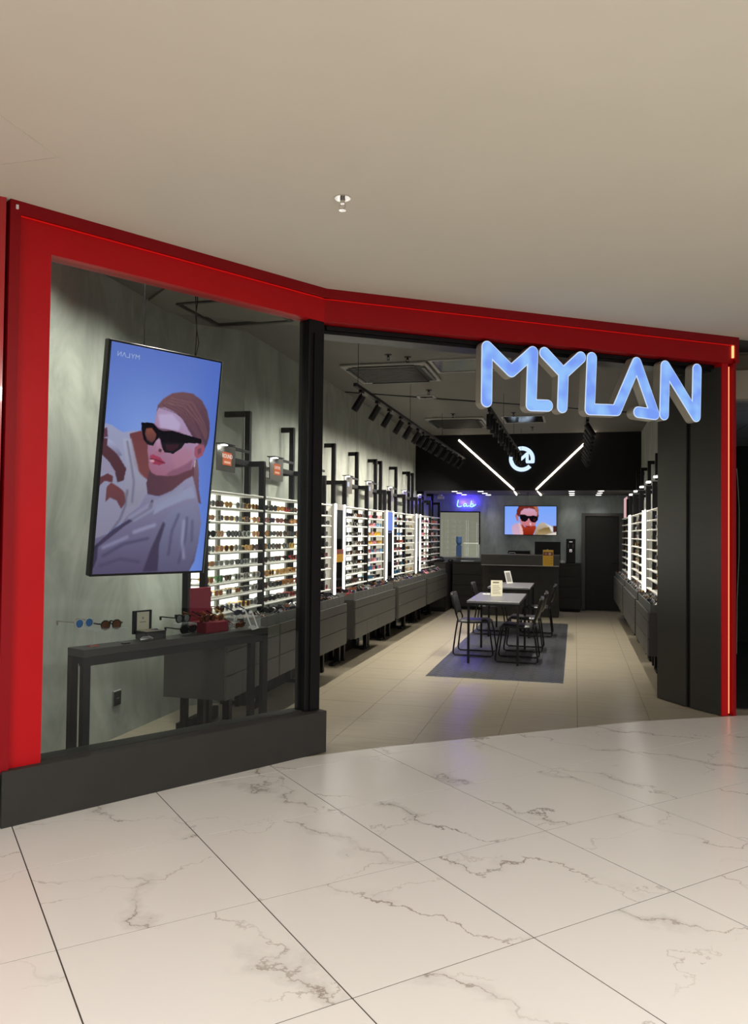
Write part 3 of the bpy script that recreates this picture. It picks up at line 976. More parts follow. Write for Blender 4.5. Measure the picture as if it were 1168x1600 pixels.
def glasses_parts(shape='square', thick=0.0045, sc=1.0):
    """facing +x, width along y, standing on z=0; temples go to -x"""
    fr, ln, tm = MB(), MB(), MB()
    r = 0.0265 * sc
    cz = 0.030 * sc
    for sgn in (-1, 1):
        cy = sgn * 0.033 * sc
        P = [(y * sgn if shape == 'cat' else y, z) for y, z in lens_pts(shape, r)]
        n = len(P)
        ln.add([(0.0, cy + y, cz + z) for y, z in P] + [(-0.002, cy + y, cz + z) for y, z in P],
               [tuple(range(n)), tuple(range(n, 2 * n))[::-1]], 0)
        k = 1 + thick / r
        rim = [(0.003, cy + y * k, cz + z * k) for y, z in P] + [(0.003, cy + y * (1 - 0.5 * thick / r), cz + z * (1 - 0.5 * thick / r)) for y, z in P] + \
              [(-0.004, cy + y * k, cz + z * k) for y, z in P]
        fs = []
        for i in range(n):
            j = (i + 1) % n
            fs.append((i, j, n + j, n + i)); fs.append((i, 2 * n + i, 2 * n + j, j))
        fr.add(rim, fs, 0)
        ye = sgn * 0.066 * sc
        fr.box(-0.006, ye - 0.004 * sgn, cz + 0.006, 0.003, ye + 0.003 * sgn, cz + 0.014)
        tm.box(-0.125 * sc, ye - 0.0018, cz + 0.004, -0.004, ye + 0.0018, cz + 0.012)
        tm.box(-0.14 * sc, ye - 0.0018, cz - 0.016, -0.123 * sc, ye + 0.0018, cz + 0.010)
    fr.box(-0.002, -0.010, cz + 0.004, 0.003, 0.010, cz + 0.010)
    return fr, ln, tm


def gm(name, c, rough=0.2, metal=0.0):
    return mat(name, c, rough, metal=metal)


FRAME_C = {
    'black': gm('frame_black', (0.008, 0.008, 0.009)), 'tortoiseshell': gm('frame_tortoise', (0.10, 0.03, 0.012)),
    'gold': gm('frame_gold', (0.75, 0.48, 0.16), 0.25, 0.9), 'silver': gm('frame_silver', (0.6, 0.6, 0.62), 0.25, 0.9),
    'clear': gm('frame_clear', (0.55, 0.53, 0.5), 0.2), 'red': gm('frame_red', (0.42, 0.03, 0.025)),
    'blue': gm('frame_blue', (0.10, 0.30, 0.50)), 'navy': gm('frame_navy', (0.015, 0.02, 0.07)), 'pink': gm('frame_pink', (0.75, 0.28, 0.38)),
    'yellow': gm('frame_yellow', (0.80, 0.55, 0.05)), 'green': gm('frame_green', (0.10, 0.35, 0.12)),
    'amber': gm('frame_amber', (0.40, 0.17, 0.04)), 'white': gm('frame_white', (0.7, 0.68, 0.66)),
}
LENS_C = {
    'dark': gm('lens_dark', (0.012, 0.012, 0.014), 0.08), 'brown': gm('lens_brown', (0.10, 0.04, 0.02), 0.08),
    'grey': gm('lens_grey', (0.14, 0.15, 0.14), 0.08), 'green': gm('lens_green', (0.05, 0.09, 0.06), 0.08),
    'rose': gm('lens_rose', (0.45, 0.16, 0.12), 0.1), 'blue': gm('lens_blue', (0.06, 0.16, 0.38), 0.08),
    'amber': gm('lens_amber', (0.50, 0.24, 0.05), 0.1),
}
SHAPES = ['round', 'square', 'aviator', 'cat']
_gcache = {}


def glasses_mesh(fc, lc, shape, pose='open'):
    key = (fc, lc, shape, pose)
    if key not in _gcache:
        fr, ln, tm = glasses_parts(shape, 0.0035 if fc in ('gold', 'silver') else 0.005)
        mb = MB()
        mb.add(fr.v, fr.f, 0); mb.add(tm.v, tm.f, 0); mb.add(ln.v, ln.f, 1)
        _gcache[key] = mb.mesh('sunglasses', [FRAME_C[fc], LENS_C[lc]])
    return _gcache[key]


SHAPE_W = {'round': 'round', 'square': 'square', 'aviator': 'aviator', 'cat': 'cat-eye'}
ORD = ['first', 'second', 'third', 'fourth', 'fifth', 'sixth', 'seventh', 'eighth', 'ninth', 'tenth', 'eleventh', 'twelfth', 'thirteenth', 'fourteenth', 'fifteenth', 'sixteenth', 'seventeenth', 'eighteenth', 'nineteenth', 'twentieth', 'twenty-first', 'twenty-second', 'twenty-third', 'twenty-fourth', 'twenty-fifth', 'twenty-sixth', 'twenty-seventh']
N_IND = [0]
used_labels = {}


def put_glasses(loc, rot, fc, lc, shape, label, group, scale=1.0):
    me = glasses_mesh(fc, lc, shape)
    o = bpy.data.objects.new('sunglasses', me)
    COL.objects.link(o)
    o.location = loc; o.rotation_euler = rot; o.scale = (scale,) * 3
    o['label'] = label; o['category'] = 'sunglasses'; o['group'] = group
    N_IND[0] += 1
    return o


STUFF = {'left': MB(), 'right': MB()}
STUFF_M = [FRAME_C['black'], FRAME_C['tortoiseshell'], FRAME_C['gold'], FRAME_C['silver'], FRAME_C['red'], FRAME_C['blue'], FRAME_C['pink'],
           LENS_C['dark'], LENS_C['brown'], LENS_C['grey'], LENS_C['rose'], LENS_C['blue']]
_scache = {}


def add_stuff(key, loc, rot, fi, li, shape, mbt=None, sc=1.0):
    if shape not in _scache:
        _scache[shape] = glasses_parts(shape)
    fr, ln, tm = _scache[shape]
    M = Matrix.Translation(Vector(loc)) @ Euler(rot).to_matrix().to_4x4() @ Matrix.Scale(sc, 4)
    T_ = STUFF[key]
    for part, mi in ((fr, fi), (tm, fi), (ln, li)):
        T_.add([M @ Vector(v) for v in part.v], part.f, mi)


# ------------------------------------------------------------------ left wall display: posts, bays, shelves
SHZ = [1.785, 1.669, 1.542, 1.421, 1.300, 1.172, 1.057, 0.928]
ZTOP = 1.912


def display_posts(side, Y, label, tall=2.70, low=2.235, foot=True):
    """side -1 left wall, +1 right wall: two steel posts with arms running back to the wall"""
    t = thing('display_post', label, 'post', (0, Y, 0), group='black steel display posts')
    if side < 0:
        xw, xt, xl, d = (XL if Y > 6.9 else (XN if Y < 6.5 else -3.16)), -2.93, -2.785, 1
    else:
        xw, xt, xl, d = XR, 1.06, 0.945, -1
    h = 0.025
    obj('rear_upright', box1(xt - h, -h, 0.0, xt + h, h, tall, 0.002), M_BLACK, t)
    obj('upper_arm', box1(xw, -h, tall - 0.05, xt, h, tall, 0.0), M_BLACK, t)
    obj('front_upright', box1(xl - h, -h, 0.0, xl + h, h, low, 0.002), M_BLACK, t)
    obj('lower_arm', box1(xw, -h + .001, low - 0.05, xl, h - .001, low - 0.001), M_BLACK, t)
    if foot:
        obj('foot_rail', box1(xl - h, -0.02, 0.0, xw, 0.02, 0.035), M_BLACK, t)
    return t


LEFT_POSTS = [5.62, 6.77, 7.94, 8.60, 9.44, 10.52, 11.58, 11.90, 12.98, 14.05, 14.38, 15.42, 16.5]
for i, y in enumerate(LEFT_POSTS):
    lab = 'black steel post pair on the left wall, %s from the shop window' % ORD[i] if i < 12 else 'black steel post pair on the left wall, next to the lab window'
    tall = 2.70 if y < 15 else 2.415
    display_posts(-1, y, lab, tall, foot=i > 0)

LEFT_BAYS = [(5.66, 6.75), (6.80, 7.92), (7.97, 8.84), (9.30, 10.49), (10.55, 11.46), (11.95, 12.96), (13.01, 13.74), (14.18, 15.39), (15.45, 16.46)]
palettes = [  # per bay: list of (frame, lens) pools
    [('silver', 'grey'), ('gold', 'rose'), ('gold', 'brown'), ('tortoiseshell', 'brown'), ('silver', 'green'), ('clear', 'grey'), ('gold', 'amber'), ('black', 'dark')],
    [('black', 'dark'), ('tortoiseshell', 'brown'), ('red', 'brown'), ('black', 'brown'), ('amber', 'amber'), ('black', 'grey')],
    [('black', 'dark'), ('tortoiseshell', 'dark'), ('black', 'dark'), ('red', 'dark'), ('black', 'grey')],
    [('black', 'dark'), ('tortoiseshell', 'brown'), ('clear', 'grey'), ('black', 'grey'), ('silver', 'dark')],
    [('blue', 'blue'), ('pink', 'rose'), ('gold', 'amber'), ('black', 'dark'), ('tortoiseshell', 'brown'), ('clear', 'rose')],
    [('black', 'dark'), ('black', 'blue'), ('amber', 'amber'), ('red', 'rose'), ('blue', 'blue')],
    [('black', 'dark'), ('black', 'brown'), ('gold', 'amber'), ('silver', 'grey')],
    [('clear', 'rose'), ('pink', 'rose'), ('silver', 'grey'), ('black', 'dark')],
    [('pink', 'rose'), ('red', 'rose'), ('clear', 'grey'), ('black', 'dark')],
]
BAYW = ['window-side bay', 'second bay', 'third bay', 'fourth bay', 'fifth bay', 'sixth bay', 'seventh bay', 'eighth bay', 'last bay']
ROWW = ['top', 'second', 'third', 'fourth', 'fifth', 'sixth', 'seventh', 'bottom']


def shelf_bay(side, y0, y1, label):
    t = thing('shelf_bay', label, 'shelf unit', (0, y0, 0), group='backlit eyewear shelf bays')
    L_ = y1 - y0
    if side < 0:
        xb, xf, xr, sg = -2.972, -2.765, -2.90, 1
    else:
        xb, xf, xr, sg = 1.10, 0.90, 1.03, -1
    # backlit panels, split by a dark spine in the middle
    mid = L_ * 0.52
    for a, b in ((0.0, mid - 0.028), (mid + 0.028, L_ - (0.06 if L_ > 1.05 else 0.0))):
        obj('backlit_panel', box1(xb - 0.012 * sg, a, 0.90, xb, b, 1.90), E_PANEL, t)
    obj('spine', box1(xb + 0.002 * sg, mid - 0.03, 0.80, xb + 0.022 * sg, mid + 0.03, 1.90), mat('grey_spine', (0.22, 0.22, 0.19), 0.5), t)
    if L_ > 1.05: obj('spine', box1(xb + 0.002 * sg, L_ - 0.062, 0.80, xb + 0.022 * sg, L_ - 0.002, 1.90), mat('grey_spine', (0.22, 0.22, 0.19), 0.5), t)
    for z in [ZTOP] + SHZ:
        sh = MB()
        sh.box(xb + 0.024 * sg, 0.012, z - 0.016, xf, L_ - 0.012, z, 0, 0.0)
        sh.tube([(xf, 0.012, z - 0.008), (xf, L_ - 0.012, z - 0.008)], 0.010, 8)
        obj('shelf', sh, M_SHELF, t)
    return t


BAYS_LAB = ['backlit eyewear shelf bay nearest the shop window, behind the hanging screen', 'backlit shelf bay second from the window, full of dark frames', 'backlit shelf bay just before the mirror with the yellow poster',
            'backlit shelf bay just past the yellow-poster mirror', 'backlit shelf bay with blue and pink eyewear before the blue-screen mirror', 'backlit shelf bay just past the blue-screen mirror',
            'backlit shelf bay before the third mirror column', 'backlit shelf bay just past the third mirror column', 'backlit shelf bay in the back left corner by the lab window']
for bi, (y0, y1) in enumerate(LEFT_BAYS):
    shelf_bay(-1, y0, y1, BAYS_LAB[bi])
    L_ = y1 - y0
    n = 6 if L_ > 0.9 else 4
    if bi == 0: n = 6
    for ri, z in enumerate(SHZ):
        rowshape = random.choice(SHAPES)
        for k in range(n):
            y = y0 + (k + 0.5) * L_ / n + random.uniform(-.012, .012)
            x = -2.80 + random.uniform(-.01, .01)
            fc, lc = random.choice(palettes[bi])
            shp = rowshape if random.random() < .6 else random.choice(SHAPES)
            if bi == 1 and ri == 3 and k == 4: fc, lc = 'yellow', 'amber'
            if bi == 1 and ri == 5: fc, lc = random.choice([('gold', 'amber'), ('amber', 'amber'), ('gold', 'brown')])
            if bi == 0 and ri == 5 and k == 1: fc, lc = 'green', 'green'
            if bi == 4 and ri in (1, 4, 5): fc, lc = random.choice([('blue', 'blue'), ('pink', 'rose'), ('clear', 'blue')])
            if bi == 4 and ri in (2, 3): fc, lc = random.choice([('gold', 'amber'), ('yellow', 'amber'), ('pink', 'rose')])
            rz = random.uniform(-.25, .12)
            if bi < 4 or (bi == 4 and ri < 6):
                put_glasses((x, y, z + 0.001), (0, 0, rz), fc, lc, shp, '%s %s glasses, %s from left, %s lit shelf, %s' % (fc, SHAPE_W[shp], ORD[k], ROWW[ri], BAYW[bi]), 'eyewear on the lit shelves')
            else:
                fi = {'black': 0, 'tortoiseshell': 1, 'gold': 2, 'silver': 3, 'red': 4, 'blue': 5, 'pink': 6, 'navy': 0}.get(fc, 3)
                li = {'dark': 7, 'brown': 8, 'grey': 9, 'rose': 10, 'blue': 11}.get(lc, 8)
                add_stuff('left', (x, y, z + 0.001), (0, 0, rz), fi, li, shp)

# mirror columns with lit edges
def mirror_column(side, y0, y1, label, extra=None):
    t = thing('mirror_column', label, 'mirror', (0, y0, 0), group='lit mirror columns between the shelves')
    L_ = y1 - y0
    if side < 0:
        xb, xf = -2.775, -2.725
    else:
        xb, xf = 0.925, 0.875
    sg = 1 if side < 0 else -1
    z0, z1 = 0.86, 1.925
    obj('casing', box1(xb, 0.0, z0, xf - 0.01 * sg, L_, z1), M_ACL, t)
    obj('backing', box1(xb - 0.19 * sg, 0.08, z0, xb, L_ - 0.08, z1 - 0.02), M_SHELF, t)
    obj('mirror_face', box1(xf - 0.01 * sg, 0.05, z0, xf - 0.004 * sg, L_ - 0.05, z1 - 0.07), M_MIRROR if extra != 'screen' else M_BLACKM, t)
    obj('header', box1(xf - 0.01 * sg, 0.05, z1 - 0.07, xf - 0.002 * sg, L_ - 0.05, z1), M_ACL, t)
    obj('led_strip', box1(xf - 0.01 * sg, 0.0, z0, xf + 0.006 * sg, 0.045, z1), E_STRIP, t)
    obj('led_strip', box1(xf - 0.01 * sg, L_ - 0.045, z0, xf + 0.006 * sg, L_, z1), E_STRIP, t)
    if extra == 'poster':
        po = obj('price_poster', box1(xf - 0.003, 0.07, 1.235, xf + 0.001, L_ - 0.055, 1.385), mat('mustard_card', (0.52, 0.29, 0.02), 0.5), t)
        po['label'] = 'mustard yellow price card with a dark red picture band'
        obj('picture_band', box1(xf + 0.001, 0.08, 1.33, xf + 0.0025, L_ - 0.065, 1.385), mat('maroon_print', (0.16, 0.04, 0.03), 0.5), po)
        lines = MB()
        for k in range(5):
            lines.box(xf + 0.001, 0.10, 1.25 + k * 0.014, xf + 0.0022, L_ - 0.09, 1.2535 + k * 0.014)
        obj('price_lines', lines, mat('ochre_print', (0.30, 0.15, 0.01), 0.5), po)
    if extra == 'screen':
        obj('screen', box1(xf - 0.004, 0.055, 1.62, xf + 0.002, L_ - 0.055, 1.90), emat('blue_screen', srgb(128, 150, 226), 1.0), t)
        obj('mirror_lower', box1(xf - 0.004, 0.055, z0, xf + 0.001, L_ - 0.055, 1.60), M_MIRROR, t)
    return t


mirror_column(-1, 8.86, 9.28, 'lit mirror column on the left wall carrying a mustard yellow price poster', 'poster')
mirror_column(-1, 11.48, 11.93, 'lit mirror column on the left wall with a blue screen at its top', 'screen')
mirror_column(-1, 13.76, 14.16, 'narrow lit mirror column farthest back on the left wall')

# small overhead signs on the left posts
def overhead_sign(Y, text, label, lit=True):
    t = thing('category_sign', label, 'sign', (-2.93, Y, 0), group='small lit category signs above the shelves')
    pl = MB().box(0.032, -0.73, 2.10, 0.042, -0.37, 2.32)
    obj('plate', pl, mat('sign_plate_grey', (0.10, 0.095, 0.085), 0.4, metal=0.3), t)
    obj('top_arm', MB().box(0.01, -0.73, 2.32, 0.10, -0.50, 2.328).box(0.012, -0.50, 2.305, 0.032, -0.03, 2.33), M_BLACKM, t)
    obj('lower_arm', box1(0.008, -0.40, 2.19, 0.030, -0.026, 2.235), M_BLACKM, t)
    if text:
        g = obj('lit_label', box1(0.042, -0.625, 2.155, 0.0445, -0.455, 2.265), emat('orange_lit_label', srgb(224, 116, 76), 0.9), t)
        cu = bpy.data.curves.new('lettering', 'FONT'); cu.body = text; cu.size = 0.05 if len(text) < 6 else 0.040; cu.align_x = 'CENTER'; cu.extrude = 0.0006
        to = bpy.data.objects.new('lettering', cu)
        COL.objects.link(to)
        dg = bpy.context.evaluated_depsgraph_get()
        me = bpy.data.meshes.new_from_object(to.evaluated_get(dg))
        bpy.data.objects.remove(to)
        me.materials.clear(); me.materials.append(emat('white_lit_letters', srgb(255, 236, 222), 1.0))
        lo = bpy.data.objects.new('lettering', me); COL.objects.link(lo); lo.parent = g
        lo.location = (0.0455, -0.54, 2.215); lo.rotation_euler = (PI / 2, 0, PI / 2); lo.scale = (1.1, 1, 1)
        bars = MB().box(0.0445, -0.60, 2.17, 0.046, -0.48, 2.188)
        obj('second_line', bars, emat('peach_lit_line', srgb(245, 190, 160), 1.0), g)
    else:
        obj('lit_label', box1(0.042, -0.60, 2.19, 0.0445, -0.51, 2.25), emat('pale_lit_label', srgb(210, 212, 230), 1.0), t)
    # its own small lamp under the top arm
    obj('lamp', box1(0.045, -0.68, 2.312, 0.085, -0.62, 2.319), E_SPOT, t)
    l = lamp('sign_lamp', 'POINT', (-2.93 + 0.075, Y - 0.65, 2.300), 0.5, (1, 0.97, 0.9), shadow_soft_size=0.02)
    return t


overhead_sign(6.77, 'ROUND', 'small sign plate with lit label ROUND above the first shelves')
overhead_sign(7.94, 'CATEYE', 'small sign plate with lit label CATEYE above the second bay')
for k, y in enumerate((9.02, 10.52, 11.62, 12.98, 14.05, 15.42)):
    overhead_sign(y, None, 'small grey sign plate with white lamp, %s one past the black window post' % ORD[k])

# ------------------------------------------------------------------ drawer cabinets
def seam_front(mb, x, x2, y0, y1, z0, z1):
    mb.box(x, y0 + .004, z0 + .004, x2, y1 - .004, z1 - .004)


def cabinet(side, y0, y1, label, layout=0, n_tray=10):
    t = thing('drawer_cabinet', label, 'cabinet', (0, y0, 0), group='graphite drawer cabinets under the shelves')
    L_ = y1 - y0
    if side < 0:
        xf, xb, sg = -2.48, -2.99, 1
        xp = -2.80
    else:
        xf, xb, sg = 0.73, 1.12, -1
        xp = 0.945
    z0, z1 = 0.345, 0.792
    obj('carcass', box1(xb, 0.0, z0, xf - 0.022 * sg, L_, z1 - 0.006), M_CARC, t)
    fx0, fx1 = xf - 0.020 * sg, xf
    m = L_ * 0.53
    rows = [(0.700, z1)]
    for (a, b) in ((0, m), (m, L_)):
        obj('top_panel', box1(fx0, a + .003, 0.703, fx1, b - .003, z1), M_DRAWER, t)
        if layout == 0 or a == 0:
            obj('drawer', box1(fx0, a + .003, 0.524, fx1, b - .003, 0.696), M_DRAWER, t)
        else:
            obj('drawer', box1(fx0, a + .003, 0.524, fx1, b - .003, 0.696), M_DRAWER, t)
        if (a == 0) or layout == 1:
            mm = (a + b) / 2
            obj('drawer', box1(fx0, a + .003, z0, fx1, mm - .003, 0.517), M_DRAWER, t)
            obj('drawer', box1(fx0, mm + .003, z0, fx1, b - .003, 0.517), M_DRAWER, t)
        else:
            obj('drawer', box1(fx0, a + .003, z0, fx1, b - .003, 0.517), M_DRAWER, t)
    # display tray on top: back, ends and a front made of little boxes
    tf = xf - 0.03 * sg
    tb = xf - 0.245 * sg
    obj('tray_floor', box1(tb, 0.03, z1 - 0.006, tf, L_ - 0.02, z1 + 0.02), M_TRAY, t)
    obj('tray_end', box1(tb, 0.022, z1, tf, 0.032, z1 + 0.085), M_TRAY, t)
    obj('tray_end', box1(tb, L_ - 0.03, z1, tf, L_ - 0.02, z1 + 0.085), M_TRAY, t)
    nb_ = n_tray
    w = (L_ - 0.05) / nb_
    for k in range(nb_):
        obj('tray_front', box1(tf - 0.008 * sg, 0.03 + k * w + 0.003, z1 - 0.002, tf + 0.002 * sg, 0.03 + (k + 1) * w - 0.003, z1 + 0.088, 0.0), M_TRAY, t)
    # leg frames: upright plus floor rail
    for yy in (0.35, L_ - 0.35):
        lf = MB().box(xp - .03, yy - .03, 0, xp + .03, yy + .03, z0 + 0.01).box(xp - .03, yy - .25, 0.0, xp + .03, yy, 0.03)
        obj('leg', lf, M_BLACK, t)
    obj('leg', box1(xb, 0.2, 0, xb + 0.04 * sg, L_ - 0.2, 0.10), M_BLACKM, t)
    return t


LEFT_CABS = [(5.40, 6.47), (6.49, 8.56), (8.92, 11.02), (11.27, 13.42), (13.62, 15.75)]
LCL = ['graphite drawer cabinet nearest the window, behind the black console table', 'graphite drawer cabinet seen either side of the black window post', 'graphite drawer cabinet under the yellow-poster mirror',
       'graphite drawer cabinet under the blue-screen mirror', 'graphite drawer cabinet in the back left corner']
for i, (a, b) in enumerate(LEFT_CABS):
    cabinet(-1, a, b, LCL[i], 0 if i % 2 else 0, n_tray=max(5, int((b - a) / 0.19)))
RIGHT_CABS = [(8.66, 10.30), (10.50, 12.98), (13.18, 16.1)]
RCL = ['graphite drawer cabinet on the right wall, just behind the charcoal panels', 'middle graphite drawer cabinet on the right wall', 'graphite drawer cabinet on the right wall nearest the dark door']
for i, (a, b) in enumerate(RIGHT_CABS):
    cabinet(1, a, b, RCL[i], 1, n_tray=int((b - a) / 0.16))

# eyewear leaning in the trays
def tray_glasses(side, y0, y1, pitch, ind, cabname, pool):
    n = int((y1 - y0 - 0.1) / pitch)
    for k in range(n):
        for row in (0, 1):
            y = y0 + 0.07 + k * pitch + random.uniform(-.01, .01) + row * pitch * 0.5
            if side < 0:
                x = -2.545 - row * 0.085
                rot = (random.uniform(-.2, .2), -0.75 + random.uniform(-.15, .15), random.uniform(-.5, .2))
            else:
                x = 0.80 + row * 0.085
                rot = (random.uniform(-.2, .2), -0.75 + random.uniform(-.15, .15), PI + random.uniform(-.4, .4))
            fc, lc = random.choice(pool)
            shp = random.choice(SHAPES)
            z = 0.842 + random.uniform(0, .012) + row * 0.022
            if ind and row == 0 and N_IND[0] < 286:
                put_glasses((x, y, z), rot, fc, lc, shp, '%s %s glasses leaning %s in the front row of %s' % (fc, SHAPE_W[shp], ORD[k], cabname), 'eyewear leaning in the counter trays')
            else:
                fi = {'black': 0, 'tortoiseshell': 1, 'gold': 2, 'silver': 3, 'red': 4, 'blue': 5, 'pink': 6, 'navy': 0}.get(fc, 3)
                li = {'dark': 7, 'brown': 8, 'grey': 9, 'rose': 10, 'blue': 11}.get(lc, 8)
                add_stuff('left' if side < 0 else 'right', (x, y, z), rot, fi, li, shp)


dk = [('black', 'dark'), ('black', 'grey'), ('tortoiseshell', 'brown'), ('silver', 'grey'), ('black', 'dark'), ('navy', 'dark')]
tray_glasses(-1, 5.40, 6.47, 0.085, True, 'the window-side tray', dk)
tray_glasses(-1, 6.49, 8.56, 0.085, True, 'the tray by the black post', dk)
tray_glasses(-1, 8.92, 11.02, 0.08, True, 'the yellow-poster tray', dk + [('red', 'rose')])
tray_glasses(-1, 11.27, 13.42, 0.08, False, '', dk + [('navy', 'grey'), ('gold', 'grey')])
tray_glasses(-1, 13.62, 15.75, 0.08, False, '', [('pink', 'rose'), ('black', 'dark'), ('navy', 'dark'), ('silver', 'grey'), ('black', 'grey')])
rp_ = [('silver', 'grey'), ('silver', 'grey'), ('black', 'dark'), ('gold', 'brown')]
for a, b in RIGHT_CABS:
    tray_glasses(1, a, b, 0.06, False, '', rp_)

# right wall display
RIGHT_POSTS = [9.05, 10.3, 11.22, 12.37, 13.63, 14.6, 15.4, 16.3]
for i, y in enumerate(RIGHT_POSTS):
    display_posts(1, y, 'black steel post pair on the right wall, %s behind the charcoal panels' % ORD[i], 2.70 if y < 15 else 2.415, 2.26, foot=False)
RIGHT_BAYS = [(9.10, 10.75), (11.25, 12.35), (12.40, 13.60), (14.08, 15.2), (15.25, 16.3)]
RBL = ['right-hand backlit shelf bay nearest the charcoal panels', 'right-hand backlit shelf bay past the first lit column', 'right-hand backlit shelf bay before the second lit column',
       'right-hand backlit shelf bay past the second lit column', 'right-hand backlit shelf bay nearest the dark door']
for i, (a, b) in enumerate(RIGHT_BAYS):
    shelf_bay(1, a, b, RBL[i])
    L_ = b - a
    for z in SHZ:
        for k in range(7):
            add_stuff('right', (0.955, a + (k + .5) * L_ / 7, z + .001), (0, 0, PI + random.uniform(-.2, .2)), random.choice([0, 1, 2, 3, 3]), random.choice([7, 8, 9, 10]), random.choice(SHAPES))
mirror_column(1, 10.80, 11.20, 'lit mirror column on the right wall nearest the charcoal panels')
mirror_column(1, 13.66, 14.02, 'lit mirror column halfway along the right wall')
for k in range(3):
    y = 15.5 + k * 0.35
    t = thing('pink_light_strip', 'slim pinkish vertical light strip above the right shelves, %s one' % ('nearest', 'middle', 'farthest')[k], 'light', (0.93, y, 1.98), group='pink light strips on the right wall')
    obj('tube', box1(-0.01, -0.02, -0.07, 0.01, 0.02, 0.33), emat('pink_tube', srgb(226, 178, 182), 0.9), t)
for i, y in enumerate((9.9, 10.9, 12.0, 13.2, 14.3)):
    t = thing('right_sign_lamp', 'small white picture lamp on the right wall posts, %s from the front' % ORD[i], 'lamp', (0.93, y, 2.30), group='small lamps over the right shelves')
    obj('arm', MB().box(0.0, -0.01, 0, 0.2, 0.01, 0.015), M_STEEL, t)
    obj('head', box1(-0.03, -0.05, -0.02, 0.02, 0.05, 0.0), E_STRIP, t)

for key, nm, lb in (('left', 'eyewear_stock', 'remaining small glasses on the far left shelves and in the left counter trays'), ('right', 'eyewear_stock', 'rows of small glasses on the right wall shelves and counter trays')):
    o = obj(nm, STUFF[key], STUFF_M)
    o['kind'] = 'stuff'; o['label'] = lb; o['category'] = 'glasses'

# ------------------------------------------------------------------ back of the shop
win2 = struct_empty('window_2', (0, 0, 0))
wx0, wx1, wz0, wz1 = -2.913, -2.035, 1.085, 2.045
fm = MB()
fm.box(wx0 - .03, Y_B - .03, wz1, wx1 + .03, Y_B - .001, wz1 + .025)
fm.box(wx1, Y_B - .03, 1.35, wx1 + .025, Y_B - .001, wz1)
obj('dark_frame', fm, M_BLACK, win2)
fm = MB()
fm.box(wx0, Y_B - .025, wz0 - .03, wx1 + .02, Y_B - .001, wz0)
fm.box(wx1, Y_B - .024, wz0, wx1 + .02, Y_B - .001, 1.35)
obj('white_frame', fm, M_WHITE, win2)
lab = obj('lab_view', box1(wx0, Y_B - .008, wz0, wx1, Y_B - .002, wz1), emat('lab_back_wall_glow', srgb(146, 143, 126), 0.9), win2)  # lit lab drawn flat, its room light put into emissive wall and bench
obj('lab_bench', box1(-2.37, Y_B - .016, wz0, wx1, Y_B - .009, 1.37), emat('lab_bench_glow', srgb(160, 158, 138), 0.9), win2)
obj('bench_top', box1(-2.37, Y_B - .018, 1.365, wx1, Y_B - .009, 1.385), emat('lab_bench_top_glow', srgb(215, 213, 190), 1.0), win2)
obj('pane', box1(wx0, Y_B - .022, wz0, wx1, Y_B - .020, wz1), GLASS, win2)
wc = thing('water_cooler', 'blue water cooler bottle seen in the lab window', 'water cooler', (-2.46, Y_B - 0.075, wz0))
obj('bottle', MB().cyl((0, 0, 0.30), 0.062, 0.13, 16).cyl((0, 0, 0.24), 0.035, 0.06, 16, r2=0.062), mat('blue_bottle', (0.12, 0.28, 0.60), 0.2), wc)
obj('body', box1(-0.055, -0.04, 0.0, 0.055, 0.04, 0.24, 0.006), mat('blue_cooler_body', (0.10, 0.20, 0.45), 0.4), wc)
# neon word Lab
neon = thing('neon_sign', 'blue neon word Lab glowing on the back wall above the lab window', 'neon sign', (-2.305, Y_B - 0.03, 2.245))
SX = 0.43 / 330
def npt(x, y): return ((x - 610) * SX, 0, (335 - y) * SX)
lab_strokes = [
    [(468, 275), (462, 310), (452, 350), (452, 378), (470, 390), (505, 388), (525, 380)],
    [(605, 345), (590, 335), (565, 350), (555, 375), (568, 390), (590, 378), (606, 350), (604, 380), (622, 388), (650, 372)],
    [(690, 290), (682, 330), (665, 392), (680, 355), (705, 340), (722, 352), (718, 380), (695, 395), (670, 385), (700, 390), (735, 378), (765, 350)],
]
nt = MB(); nc_ = MB()
for s in lab_strokes:
    pts = [npt(*p) for p in s]
    nc_.tube(pts, 0.0065, 8)
obj('tube', nc_, E_NEONC, neon)
lamp('neon_glow', 'POINT', (-2.40, Y_B - 0.07, 2.27), 9, (0.07, 0.03, 1.0), shadow_soft_size=0.04)
lamp('neon_glow', 'POINT', (-2.20, Y_B - 0.07, 2.25), 9, (0.07, 0.03, 1.0), shadow_soft_size=0.04)
# security camera
sec = thing('security_camera', 'small white security camera at the ceiling corner beside the lab window', 'security camera', (-2.83, 16.9, Z_SOF))
obj('mount', MB().cyl((0, 0, -0.03), 0.05, 0.03, 14), M_WHITE, sec)
obj('body', MB().cyl((-0.06, 0, -0.065), 0.035, 0.14, 14, axis='X'), M_WHITE, sec)
# wall tv
tb_ = thing('wall_screen', 'wide wall screen showing a woman in dark sunglasses behind the reception', 'screen', (-0.931, Y_B - 0.09, 1.878))
obj('casing', box1(-0.555, 0.0, -0.315, 0.555, 0.05, 0.315, 0.004), M_BLACK, tb_)
obj('bracket', box1(-0.2, 0.05, -0.15, 0.2, 0.088, 0.15), M_BLACKM, tb_)
pm = poster_portrait().mesh('picture', 1.085, 0.605, picture_material('wall_picture', 1.0))
o = obj('picture', pm, None, tb_); o.location = (0, -0.002, 0)
